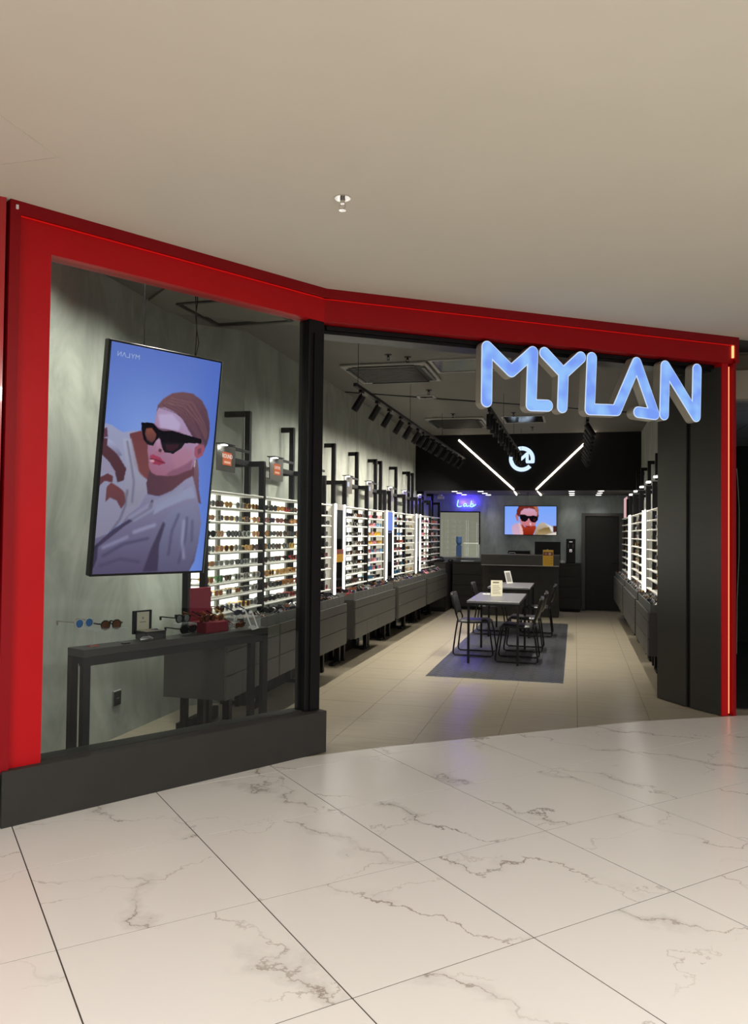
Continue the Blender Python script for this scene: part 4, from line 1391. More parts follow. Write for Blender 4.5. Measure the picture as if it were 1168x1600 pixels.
# door
dr = struct_empty('door_1', (0, 0, 0))
df = MB()
df.box(0.126, Y_B - .05, 0, 0.20, Y_B - .001, 2.045); df.box(0.885, Y_B - .05, 0, XR - 0.002, Y_B - .001, 2.045); df.box(0.20, Y_B - .05, 1.985, 0.885, Y_B - .001, 2.045)
obj('door_frame', df, mat('door_frame_grey', (0.065, 0.066, 0.062), 0.45), dr)
obj('leaf', box1(0.204, Y_B - .035, 0.01, 0.881, Y_B - .005, 1.98), M_DOOR, dr)
obj('handle', MB().tube([(0.83, Y_B - .035, 1.0), (0.83, Y_B - .075, 1.0), (0.74, Y_B - .075, 1.0)], 0.009, 8), M_BLACK, dr)
# counters along the back
def counter(name, x0, x1, yf, z0, z1, nd, label):
    t = thing(name, label, 'cabinet', (x0, yf, 0))
    w = x1 - x0
    obj('carcass', box1(0, 0.02, 0.06, w, Y_B - yf - 0.002, z1 - 0.03), M_CARC, t)
    obj('worktop', box1(-0.005, -0.01, z1 - 0.03, w + 0.005, Y_B - yf - 0.002, z1), M_DESK, t)
    obj('kickboard', box1(0.01, 0.04, 0, w - 0.01, 0.06, 0.06), M_BLACKM, t)
    hh = (z1 - 0.05 - 0.06) / nd
    for k in range(nd):
        obj('drawer', box1(0.003, 0, 0.06 + k * hh + .006, w - 0.003, 0.02, 0.06 + (k + 1) * hh - .008), M_DESK, t)
    return t
counter('back_counter', -0.32, 0.118, 16.80, 0, 0.995, 4, 'dark drawer counter between the reception desk and the door')
counter('back_counter', -2.50, -1.74, 16.55, 0, 1.0, 4, 'dark drawer counter under the lab window')
t = thing('corner_cabinet', 'tall dark cabinet block in the back left corner of the shop', 'cabinet', (-3.04, 15.95, 0))
obj('body', box1(0, 0, 0.0, 0.50, 1.33, 1.0, 0.004), M_DESK, t)
obj('door', box1(0.03, -0.015, 0.08, 0.47, 0.0, 0.97), M_CARC, t)
# reception desk
dk_ = thing('reception_desk', 'long dark reception desk with raised overhanging counter', 'desk', (-1.76, 15.30, 0))
obj('body', box1(0.0, 0.28, 0.0, 1.46, 0.85, 0.985), M_DESK, dk_)
obj('raised_front', box1(0.0, 0.0, 0.99, 1.47, 0.05, 1.185), mat('desk_upper_laminate', (0.026, 0.025, 0.022), 0.45), dk_)
obj('counter_top', box1(-0.002, 0.0, 1.185, 1.472, 0.36, 1.20, 0.002), mat('desk_counter_edge', (0.15, 0.14, 0.13), 0.3), dk_)
obj('edge_strip', box1(0.0, -0.006, 0.985, 1.47, 0.28, 0.995), M_STEEL, dk_)
obj('end_panel', box1(1.42, 0.05, 0.995, 1.47, 0.36, 1.185), mat('desk_end_brown', (0.05, 0.03, 0.024), 0.45), dk_)
pc = thing('price_card', 'mustard price card standing on the front of the reception desk', 'poster', (-0.588, 15.285, 0.992))
obj('card', box1(0, 0.0, 0, 0.187, 0.006, 0.30), mat('mustard_card_bright', (0.62, 0.36, 0.02), 0.5), pc)
obj('border', MB().box(-0.003, 0.006, -0.003, 0.19, 0.009, 0.303), mat('cream_border', (0.6, 0.5, 0.3), 0.5), pc)
pb = obj('picture_band', box1(0.006, -0.002, 0.195, 0.181, 0.0, 0.265), mat('maroon_print', (0.16, 0.04, 0.03), 0.5), pc)
obj('face', MB().cyl((0.055, -0.002, 0.228), 0.022, -0.001, 12, axis='Y'), mat('face_print_a', (0.30, 0.16, 0.12), 0.5), pb)
obj('face', MB().cyl((0.125, -0.002, 0.228), 0.025, -0.001, 12, axis='Y'), mat('face_print_b', (0.55, 0.33, 0.26), 0.5), pb)
ln = MB()
for k in range(6): ln.box(0.02, -0.001, 0.03 + k * 0.024, 0.13 + (k % 2) * 0.02, 0.0, 0.034 + k * 0.024)
for k in range(3): ln.box(0.145, -0.001, 0.04 + k * 0.05, 0.175, 0.0, 0.055 + k * 0.05)
obj('print_lines', ln, mat('ochre_print2', (0.33, 0.17, 0.01), 0.5), pc)
mo = thing('monitor', 'black computer monitor seen from behind on the reception desk', 'monitor', (-0.52, 15.75, 0.985))
obj('panel', box1(-0.245, 0, 0.11, 0.245, 0.035, 0.46, 0.004), M_BLACKM, mo)
obj('stand', MB().box(-0.03, 0.01, 0.0, 0.03, 0.04, 0.13).box(-0.11, -0.07, 0.0, 0.11, 0.10, 0.012), M_BLACKM, mo)
obj('emblem', MB().cyl((0, 0.0, 0.30), 0.017, -0.002, 12, axis='Y'), M_STEEL, mo)
pt = thing('printer', 'low black printer behind the reception counter', 'printer', (-1.06, 15.72, 0.985))
obj('body', box1(-0.22, 0, 0, 0.20, 0.3, 0.275, 0.01), M_BLACKM, pt)
obj('paper_tray', box1(-0.16, -0.04, 0.10, 0.14, 0.0, 0.12), M_BLACK, pt)
ph = thing('card_holder', 'small clear card holder on the reception counter', 'card holder', (-1.17, 15.38, 1.20))
obj('holder', MB().tube([(-0.06, 0, 0.0), (-0.055, 0, 0.03), (0.055, 0, 0.03), (0.06, 0, 0.0)], 0.004, 6), M_WHITE, ph)
cf = thing('coffee_machine', 'tall black vending coffee machine on the counter beside the door', 'coffee machine', (-0.18, 16.92, 0.995))
obj('body', box1(0, 0, 0, 0.185, 0.26, 0.505, 0.006), M_BLACK, cf)
obj('front_panel', box1(0.02, -0.008, 0.20, 0.165, 0.0, 0.46), M_BLACKM, cf)
obj('lit_buttons', MB().box(0.06, -0.011, 0.435, 0.125, -0.008, 0.45).box(0.065, -0.011, 0.23, 0.115, -0.008, 0.29), emat('coffee_label', srgb(205, 200, 195), 0.8), cf)
obj('buttons', MB().box(0.035, -0.010, 0.32, 0.055, -0.008, 0.40).box(0.125, -0.010, 0.32, 0.15, -0.008, 0.40), M_AC, cf)
obj('red_cup_logo', box1(0.078, -0.013, 0.235, 0.103, -0.011, 0.262), mat('coffee_red', (0.4, 0.08, 0.05), 0.5), cf)
obj('drip_shelf', box1(0.03, -0.03, 0.02, 0.155, 0.0, 0.035), M_BLACK, cf)
for k, (dx, dy) in enumerate(((0, 0), (0.055, 0.02), (0.025, 0.07))):
    c = obj('cup', MB().cyl((0, 0, 0), 0.018, 0.05, 14, r2=0.023), M_WHITE, None, loc=(-0.27 + dx, 16.95 + dy, 0.995))
    c['label'] = 'small white cup beside the coffee machine, %s' % ('nearest the desk', 'nearest the machine', 'rearmost')[k]; c['category'] = 'cup'; c['group'] = 'cups beside the coffee machine'
bg_ = thing('desk_telephone', 'black desk telephone on the dark corner counter', 'telephone', (-2.72, 16.2, 1.0))
obj('base', box1(-0.10, -0.08, 0, 0.10, 0.08, 0.05, 0.01), M_BLACKM, bg_)
obj('handset', MB().tube([(-0.09, -0.02, 0.07), (-0.04, -0.02, 0.09), (0.04, -0.02, 0.09), (0.09, -0.02, 0.07)], 0.018, 8), M_BLACKM, bg_)
bg_ = thing('black_case', 'small black case on the dark corner counter', 'case', (-2.50, 16.3, 1.0))
obj('case_body', box1(-0.05, -0.04, 0, 0.05, 0.04, 0.05, 0.012), M_BLACKM, bg_)
obj('case_clasp', box1(-0.01, -0.045, 0.02, 0.01, -0.04, 0.03), M_STEEL, bg_)
pp = thing('paper_stack', 'white papers lying on the counter under the lab window', 'papers', (-2.2, 16.75, 1.0))
obj('sheet', box1(-0.15, -0.08, 0, 0.12, 0.08, 0.006), M_WHITE, pp)

# V shaped led lines on the black bulkhead
yv = Y_F - 0.012
def led_line(pts, label, hw=0.016):
    t = thing('led_line', label, 'light', (0, 0, 0), group='warm led lines of the V on the black bulkhead')
    for (a, b) in zip(pts, pts[1:]):
        obj('led_segment', MB().tube([a, b], hw, 8), E_V, t)
    return t
led_line([(-2.20, yv, 3.40), (-1.145, yv, 2.44), (-1.19, 16.7, Z_SOF - .012)], 'left stroke of the glowing V line on the black bulkhead')
led_line([(0.20, 14.75, H_SHOP - .012), (0.34, yv, 3.47), (-0.715, yv, 2.44), (-0.70, 16.9, Z_SOF - .012)], 'right stroke of the glowing V line on the black bulkhead')
# round logo
lg = thing('round_logo', 'round white glowing logo on the black bulkhead', 'sign', (-0.99, Y_F - 0.03, 3.015))
rg = MB()
def arc_band(mb, a0, a1, r0, r1, y0, y1, seg=28):
    for k in range(seg):
        t0 = math.radians(a0 + (a1 - a0) * k / seg); t1 = math.radians(a0 + (a1 - a0) * (k + 1) / seg)
        p = [(r0 * math.cos(t0), r0 * math.sin(t0)), (r1 * math.cos(t0), r1 * math.sin(t0)), (r1 * math.cos(t1), r1 * math.sin(t1)), (r0 * math.cos(t1), r0 * math.sin(t1))]
        vs = [(x, y0, z) for x, z in p] + [(x, y1, z) for x, z in p]
        mb.add(vs, [(0, 1, 2, 3), (7, 6, 5, 4), (0, 4, 5, 1), (1, 5, 6, 2), (2, 6, 7, 3), (3, 7, 4, 0)], 0)
arc_band(rg, 128, 318, 0.165, 0.24, -0.01, 0.01)
arc_band(rg, -12, 108, 0.165, 0.24, -0.01, 0.01)
obj('ring', rg, E_LOGO, lg)
mm_ = MB()
for p, q in (((-0.10, 0.0), (-0.10, 0.06)), ((-0.10, 0.06), (-0.01, 0.0)), ((-0.01, 0.0), (0.10, 0.10)), ((0.10, 0.10), (0.10, -0.055)), ((0.10, -0.055), (0.21, -0.055))):
    cap2(mm_, p, q, 0.028, -0.012, 0.008, 0)
obj('letter', mm_, E_LOGO, lg)
# soffit downlights
DL = [(-2.31, 15.5, 'lab'), (-2.31, 16.13, 'lab'), (-2.31, 16.85, 'lab'), (-1.80, 15.5, 'mid'), (-1.80, 16.25, 'mid'), (-1.80, 16.95, 'mid'),
      (-0.07, 15.5, 'desk'), (-0.07, 16.3, 'desk'), (-0.07, 17.0, 'desk'), (0.465, 15.45, 'door'), (0.465, 16.2, 'door'), (0.465, 17.0, 'door')]
rown = {'lab': 'above the lab window', 'mid': 'between lab sign and wall screen', 'desk': 'above the coffee machine', 'door': 'above the dark door'}
for i, (x, y, w) in enumerate(DL):
    t = thing('downlight', 'round downlight %s, %s of its row' % (rown[w], ('front', 'middle', 'rear')[i % 3]), 'downlight', (x, y, Z_SOF), group='downlights in the rear lowered ceiling')
    obj('trim_ring', MB().cyl((0, 0, -0.006), 0.062, 0.006, 20), M_WHITE, t)
    obj('lens', MB().cyl((0, 0, -0.009), 0.052, 0.003, 20), E_DOWN, t)
    if i % 3 != 0:
        lamp('downlight_beam', 'SPOT', (x, y, Z_SOF - 0.03), 8, (1, 0.95, 0.88), spot_size=2.0, spot_blend=0.8, shadow_soft_size=0.05)

# ------------------------------------------------------------------ ceiling equipment in the shop
def ac_cassette(cx, cy, w, d, label, rz=0.0):
    t = thing('ceiling_air_unit', label, 'air conditioner', (cx, cy, H_SHOP), rz)
    obj('frame', MB().box(-w / 2, -d / 2, -0.03, w / 2, d / 2, -0.001, 0, 0.008), M_ACL, t)
    obj('recess', box1(-w / 2 + .08, -d / 2 + .08, -0.034, w / 2 - .08, d / 2 - .08, -0.03), M_BLACKM, t)
    n = 12
    for k in range(n):
        y = -d / 2 + 0.16 + k * (d - 0.32) / (n - 1)
        obj('slat', box1(-w / 2 + .15, y - 0.012, -0.046, w / 2 - .15, y + 0.010, -0.036), M_AC, t)
    for a in (-1, 1):
        obj('louvre', box1(-w / 2 + .14, a * (d / 2 - .06) - .018, -0.048, w / 2 - .14, a * (d / 2 - .06) + .018, -0.034), M_AC, t)
        obj('louvre', box1(a * (w / 2 - .06) - .018, -d / 2 + .14, -0.048, a * (w / 2 - .06) + .018, d / 2 - .14, -0.034), M_AC, t)
    return t
ac_cassette(-2.11, 9.10, 1.0, 1.06, 'square ceiling air unit near the entrance, beside the M of the sign')
ac_cassette(-1.95, 13.45, 0.97, 1.15, 'square ceiling air unit farther back, before the black bulkhead')
def hatch(x0, x1, y0, y1, label, z=H_SHOP):
    t = thing('ceiling_hatch', label, 'ceiling panel', ((x0 + x1) / 2, (y0 + y1) / 2, z))
    w, d = x1 - x0, y1 - y0
    obj('frame', MB().box(-w / 2, -d / 2, -0.014, w / 2, -d / 2 + .035, -.001).box(-w / 2, d / 2 - .035, -0.014, w / 2, d / 2, -.001).box(-w / 2, -d / 2 + .035, -0.014, -w / 2 + .035, d / 2 - .035, -.001).box(w / 2 - .035, -d / 2 + .035, -0.014, w / 2, d / 2 - .035, -.001), M_ACL, t)
    obj('plate', box1(-w / 2 + .035, -d / 2 + .035, -0.008, w / 2 - .035, d / 2 - .035, -0.001), M_GLOSS, t)
    return t
hatch(-1.58, -0.68, 8.52, 9.22, 'glossy ceiling hatch beside the front air unit')
hatch(-1.18, -0.49, 12.88, 13.69, 'glossy ceiling hatch above the track lights, reflecting the blue letters')
hatch(-2.15, -1.90, 10.74, 10.95, 'tiny ceiling hatch between the two air units')
# rotated hatch frame seen through the window glass
t = thing('ceiling_hatch', 'dark square ceiling frame seen through the shop window above the hanging screen', 'ceiling panel', (-2.84, 6.27, H_SHOP), ANG_R - 0.62)
hb = MB()
for a in (-1, 1):
    hb.box(-0.36, a * 0.36 - 0.02, -0.03, 0.36, a * 0.36 + 0.02, -0.001); hb.box(a * 0.36 - 0.02, -0.36, -0.029, a * 0.36 + 0.02, 0.36, -0.002)
obj('frame', hb, M_BLACK, t)
obj('plate', box1(-0.34, -0.34, -0.006, 0.34, 0.34, -0.001), M_SCEIL, t)
# sprinkler heads
def sprinkler(x, y, z, label, M=M_BLACKM, s=1.0):
    t = thing('sprinkler_head', label, 'sprinkler', (x, y, z))
    obj('escutcheon', MB().cyl((0, 0, -0.006 * s), 0.038 * s, 0.006 * s, 20), M, t)
    obj('stem', MB().cyl((0, 0, -0.03 * s), 0.012 * s, 0.026 * s, 10), M, t)
    obj('yoke', MB().tube([(-0.012 * s, 0, -0.03 * s), (-0.014 * s, 0, -0.045 * s), (0, 0, -0.058 * s)], 0.003 * s, 6).tube([(0.012 * s, 0, -0.03 * s), (0.014 * s, 0, -0.045 * s), (0, 0, -0.058 * s)], 0.003 * s, 6), M, t)
    obj('deflector', MB().cyl((0, 0, -0.062 * s), 0.017 * s, 0.004 * s, 12), M, t)
sprinkler(-1.213, 4.007, H_MALL, 'chrome sprinkler head on the mall ceiling above the shopfront', mat('chrome', (0.75, 0.73, 0.70), 0.12, metal=1.0), 1.15)
for k, (x, y, w) in enumerate(((-1.95, 8.2, 'in front of the front air unit'), (-1.77, 8.35, 'by the front air unit corner'), (-0.95, 12.55, 'before the glossy rear hatch'), (-1.9, 10.35, 'over the left track'), (-0.75, 14.3, 'above the round logo'), (-1.9, 12.5, 'before the rear air unit'))):
    sprinkler(x, y, H_SHOP, 'small dark sprinkler head %s' % w)
sprinkler(-0.93, 16.2, Z_SOF, 'small sprinkler head in the rear lowered ceiling')
hp = thing('access_panel', 'square white access panel in the mall ceiling at the left edge', 'ceiling panel', (-2.74, 2.95, H_MALL))
obj('panel', box1(-0.31, -0.31, -0.003, 0.31, 0.31, -0.0005), mat('panel_paint', (0.69, 0.64, 0.555), 0.85), hp)
obj('rim', MB().box(-0.325, -0.325, -0.004, 0.325, -0.312, -.0004).box(-0.325, 0.312, -0.004, 0.325, 0.325, -.0004).box(-0.325, -0.312, -0.004, -0.312, 0.312, -.0004).box(0.312, -0.312, -0.004, 0.325, 0.312, -.0004), M_CEIL, hp)

# ------------------------------------------------------------------ track lighting
def track(x, z, y0, y1, ys, tilt, label, side, energy, aim, cone=1.6):
    t = thing('track_rail', label, 'light track', (x, y0, z))
    obj('rail', box1(-0.018, 0, -0.0, 0.018, y1 - y0, 0.032), M_BLACKM, t)
    sus = MB()
    for k in range(4):
        yy = 0.1 + (y1 - y0 - 0.2) * k / 3
        sus.tube([(0, yy, 0.03), (0, yy, H_SHOP - z)], 0.0025, 5)
    obj('wire', sus, M_BLACK, t)
    for i, y in enumerate(ys):
        s = thing('track_spotlight', 'black cylinder spotlight on the %s, %s from the front' % (side, ORD[i]), 'spotlight', (x, y, z), group='spotlights on the %s' % side)
        obj('adapter', MB().box(-0.016, -0.05, -0.028, 0.016, 0.05, 0.0), M_BLACK, s)
        obj('yoke', MB().box(-0.006, -0.006, -0.075, 0.006, 0.006, -0.026), M_BLACK, s)
        a = tilt
        M = Matrix.Translation((0, 0, -0.075)) @ Matrix.Rotation(a, 4, 'Y') @ Matrix.Rotation(0.0, 4, 'X')
        hd = MB().cyl((0, 0, -0.105), 0.036, 0.13, 16)
        n_ = 16
        vs = [(R_ * math.cos(2 * PI * k / n_), R_ * math.sin(2 * PI * k / n_), z_) for (R_, z_) in ((0.036, -0.145), (0.036, -0.10), (0.032, -0.145), (0.030, -0.106)) for k in range(n_)]
        hd.add(vs, [f for k in range(n_) for f in ((k, (k + 1) % n_, n_ + (k + 1) % n_, n_ + k), ((k + 1) % n_, k, 2 * n_ + k, 2 * n_ + (k + 1) % n_), (2 * n_ + k, 3 * n_ + k, 3 * n_ + (k + 1) % n_, 2 * n_ + (k + 1) % n_))], 0, True)
        hd.xform(M)
        obj('head', hd, M_BLACK, s)
        ls = MB().cyl((0, 0, -0.1075), 0.030, 0.0012, 16).xform(M)
        obj('lens', ls, E_SPOTLENS, s)
        if side == 'left track' and i == 0:
            obj('front_lens', MB().cyl((0, 0, -0.1445), 0.0315, 0.0012, 16).xform(M), E_SPOT, s)
        if i % aim == 0:
            dr_ = M.to_3x3() @ Vector((0, 0, -1))
            q = dr_.to_track_quat('-Z', 'Y')
            p = Vector((x, y, z)) + M @ Vector((0, 0, -0.16))
            L_ = lamp('track_beam', 'SPOT', p, energy, (1.0, 0.93, 0.80), spot_size=cone, spot_blend=1.0, shadow_soft_size=0.03)
            L_.rotation_euler = q.to_euler()
    return t
track(-2.06, 3.0, 7.30, 15.05, [7.54, 8.2, 8.75, 9.36, 9.9, 10.46, 10.87, 11.3, 11.75, 12.3, 12.9, 13.5, 14.1, 14.7], 0.55, 'left suspended black light track along the shelves', 'left track', 62, 1, 2.5)
track(-0.95, 3.0, 8.90, 14.5, [9.0, 9.35, 9.75, 10.4, 10.75, 11.3, 11.9, 12.3, 12.9, 13.5, 13.9], 0.0, 'middle suspended black light track above the tables', 'middle track', 95, 1, 1.65)
track(0.14, 3.0, 9.8, 15.0, [10.0, 10.5, 11.0, 11.5, 12.1, 12.7, 13.3, 13.9, 14.5], -0.55, 'right suspended black light track along the right shelves', 'right track', 62, 1, 1.7)

# ------------------------------------------------------------------ black console table behind the window glass
TA = math.atan2(1.428, 0.608)
tbl = thing('console_table', 'narrow black console table behind the shop window glass', 'table', (-2.853, 4.191, 0), TA)
TL_, TD_, TZ = 1.552, 0.175, 0.87
obj('tabletop', box1(0, 0, TZ - 0.045, TL_, TD_, TZ, 0.002), mat('console_top', (0.03, 0.029, 0.027), 0.4, spec=0.3), tbl)
obj('apron', MB().box(0.0, 0.004, TZ - 0.10, TL_, 0.05, TZ - 0.045).box(0.0, TD_ - 0.05, TZ - 0.10, TL_, TD_ - .004, TZ - 0.045), M_BLACKM, tbl)
for (x, y) in ((0.0, 0.0), (TL_ - 0.05, 0.0), (0.0, TD_ - 0.042), (TL_ - 0.05, TD_ - 0.042)):
    obj('leg', box1(x + .001, y + .001, 0.0, x + 0.049, y + 0.041, TZ - 0.046), M_BLACKM, tbl)


def on_table(s, y, z=0.0):
    c, si = math.cos(TA), math.sin(TA)
    return (-2.853 + s * c - y * si, 4.191 + s * si + y * c, TZ + z)


def big_glasses(s, y, z, rz, fc, lc, shape, label, tilt=0.0, sc=1.0):
    loc = on_table(s, y, z)
    t = thing('sunglasses', label, 'sunglasses', loc, group='eyewear on the console table', rot=(0, tilt, rz))
    fr, ln, tm = glasses_parts(shape, 0.004, sc)
    obj('frame', fr, FRAME_C[fc], t)
    # lenses and temples as single parts
    half = len(ln.f) // 2
    for h in (0, 1):
        l = MB(); n = len(ln.v) // 2
        l.add(ln.v[h * n:(h + 1) * n], [tuple(i - h * n for i in f) for f in ln.f[h * half:(h + 1) * half]])
        obj('lens', l, LENS_C[lc], t)
    nv = len(tm.v) // 2; nf = len(tm.f) // 2
    for h in (0, 1):
        l = MB()
        l.add(tm.v[h * nv:(h + 1) * nv], [tuple(i - h * nv for i in f) for f in tm.f[h * nf:(h + 1) * nf]])
        obj('temple', l, FRAME_C[fc], t)
    return t


FACE = TA - PI / 2
M_ACRY = mat('clear_acrylic', (0.85, 0.88, 0.88), 0.05, alpha=0.18)
def riser(s, y, w, d, h, label):
    t = thing('acrylic_riser', label, 'display stand', on_table(s, y), TA)
    th = 0.004
    obj('top', box1(0, 0, h - th, w, d, h), M_ACRY, t)
    obj('side', box1(0, 0, 0, th, d, h - th), M_ACRY, t); obj('side', box1(w - th, 0, 0, w, d, h - th), M_ACRY, t)
    return t
riser(0.10, 0.05, 0.24, 0.16, 0.105, 'clear acrylic riser at the left end of the console table')
big_glasses(0.12, 0.19, 0.105, FACE + 0.15, 'clear', 'blue', 'aviator', 'blue-lensed sunglasses with clear frame on the leftmost acrylic riser', sc=1.15)
big_glasses(0.26, 0.11, 0.107 - 0.02, FACE - 0.1, 'black', 'brown', 'round', 'dark round sunglasses on the leftmost acrylic riser', sc=1.15)
bx = thing('watch_box', 'open black gift box with cream lining and a silver case inside', 'box', on_table(0.50, 0.07), TA)
obj('base', MB().box(0, 0, 0, 0.16, 0.12, 0.055, 0, 0.003), mat('navy_black_box', (0.012, 0.012, 0.018), 0.3), bx)
obj('lining', box1(0.008, 0.008, 0.052, 0.152, 0.112, 0.058), mat('cream_lining', (0.50, 0.46, 0.36), 0.7), bx)
lid = obj('lid', MB().box(-0.012, 0.122, 0.03, 0.132, 0.140, 0.185), mat('navy_black_box', (0.012, 0.012, 0.018), 0.3), bx)
obj('lid_lining', box1(0.012, 0.118, 0.055, 0.108, 0.122, 0.175), mat('cream_lining', (0.50, 0.46, 0.36), 0.7), lid)
obj('emblem', MB().cyl((0.058, 0.1178, 0.135), 0.008, -0.0006, 10, axis='Y').box(0.035, 0.1172, 0.105, 0.082, 0.1178, 0.112), mat('emblem_grey', (0.25, 0.22, 0.16), 0.5), lid)
obj('case', MB().cyl((0.105, 0.05, 0.060), 0.032, 0.010, 18, r2=0.022), M_STEEL, bx)
cs = thing('silver_case', 'small silver eyewear case lying in front of the black gift box', 'case', on_table(0.42, 0.03), TA)
obj('shell', MB().tube([(0, 0, 0.016), (0.03, 0, 0.02), (0.07, 0, 0.02), (0.10, 0, 0.014)], [0.008, 0.016, 0.016, 0.007], 10), M_STEEL, cs)
obj('hinge', box1(0.01, 0.012, 0.012, 0.09, 0.018, 0.018), M_BLACK, cs)
big_glasses(0.88, 0.17, 0.075, FACE + 0.1, 'black', 'grey', 'round', 'black round eyeglasses raised beside the red box', sc=1.1)
big_glasses(0.89, 0.12, 0.0, FACE + 0.05, 'black', 'dark', 'cat', 'black sunglasses lying on the table beside the red box', sc=1.15)
riser(0.83, 0.13, 0.14, 0.09, 0.074, 'small clear acrylic riser left of the red box')
rb = thing('red_box', 'open red velvet presentation box with upright lid and frames inside', 'box', on_table(0.99, 0.05), TA)
M_RB = mat('red_velvet', (0.16, 0.010, 0.022), 0.8)
obj('base', MB().box(0, 0, 0, 0.205, 0.17, 0.075, 0, 0.003), M_RB, rb)
obj('lid', MB().box(0.0, 0.172, 0.02, 0.19, 0.19, 0.31, 0, 0.003), mat('red_velvet_lid', (0.20, 0.012, 0.030), 0.8), rb)
for k in range(3):
    big_glasses(1.02 + 0.06 * k, 0.12, 0.07, FACE + 0.4 - 0.3 * k, ['tortoiseshell', 'black', 'gold'][k], 'brown', 'round', ['tortoiseshell', 'black', 'gold'][k] + ' round frames lying in the open red box', 0.3)
big_glasses(1.25, 0.12, 0.0, FACE + 0.6, 'black', 'dark', 'round', 'black round sunglasses just right of the red box')
riser(1.27, 0.06, 0.26, 0.18, 0.085, 'clear acrylic riser at the right end of the console table')
big_glasses(1.40, 0.15, 0.086, FACE, 'navy', 'dark', 'square', 'dark blue glasses on top of the rightmost acrylic riser', 0.3)
big_glasses(1.34, 0.10, 0.0, FACE + 0.2, 'tortoiseshell', 'brown', 'square', 'tortoiseshell glasses under the rightmost acrylic riser', 0.4)
big_glasses(1.38, 0.02, 0.0, FACE + 1.2, 'white', 'grey', 'aviator', 'white-framed glasses lying in front of the rightmost riser', 1.2)
t = thing('price_tag', 'small red price tag on the left end of the console table', 'tag', on_table(0.10, 0.09), TA)
obj('tag_card', box1(0, 0, 0, 0.06, 0.03, 0.006), mat('red_tag', (0.5, 0.05, 0.03), 0.5), t)
t = thing('display_block', 'small flat black block on the console table in front of the riser', 'display block', on_table(0.30, 0.03), TA)
obj('block', box1(0, 0, 0, 0.05, 0.03, 0.008, 0.001), M_BLACK, t)
# wall socket
so = thing('wall_socket', 'dark rectangular socket plate low on the left plaster wall', 'socket', (XN, 5.45, 0.298))
obj('plate', box1(0, -0.052, -0.06, 0.012, 0.052, 0.06, 0.003), M_STEEL, so)
obj('insert', box1(0.012, -0.045, -0.053, 0.016, 0.045, 0.053), M_BLACKM, so)
obj('slot', box1(0.016, -0.02, -0.004, 0.0175, 0.02, 0.004), M_STEEL, so)

# ------------------------------------------------------------------ consultation tables and chairs
def work_table(x0, x1, y0, y1, z, label):
    t = thing('work_table', label, 'table', (x0, y0, 0), group='grey consultation tables')
    w, d = x1 - x0, y1 - y0
    obj('tabletop', box1(0, 0, z - 0.028, w, d, z, 0.003), M_TABLE, t)
    obj('frame', MB().box(0.005, 0.005, z - 0.055, w - .005, 0.03, z - .028).box(0.005, d - .03, z - 0.055, w - .005, d - .005, z - .028).box(0.005, .03, z - 0.055, .03, d - .03, z - .028).box(w - .03, .03, z - 0.055, w - .005, d - .03, z - .028), M_BLACK, t)
    for (x, y) in ((0.008, 0.008), (w - 0.036, 0.008), (0.008, d - 0.036), (w - 0.036, d - 0.036)):
        obj('leg', box1(x, y, 0.004, x + 0.028, y + 0.028, z - 0.055), M_BLACK, t)
    return t
work_table(-1.285, -0.645, 9.70, 11.12, 0.77, 'grey table nearest the entrance on the herringbone floor')
work_table(-1.31, -0.66, 12.30, 13.60, 0.77, 'grey table farther back, in front of the reception desk')


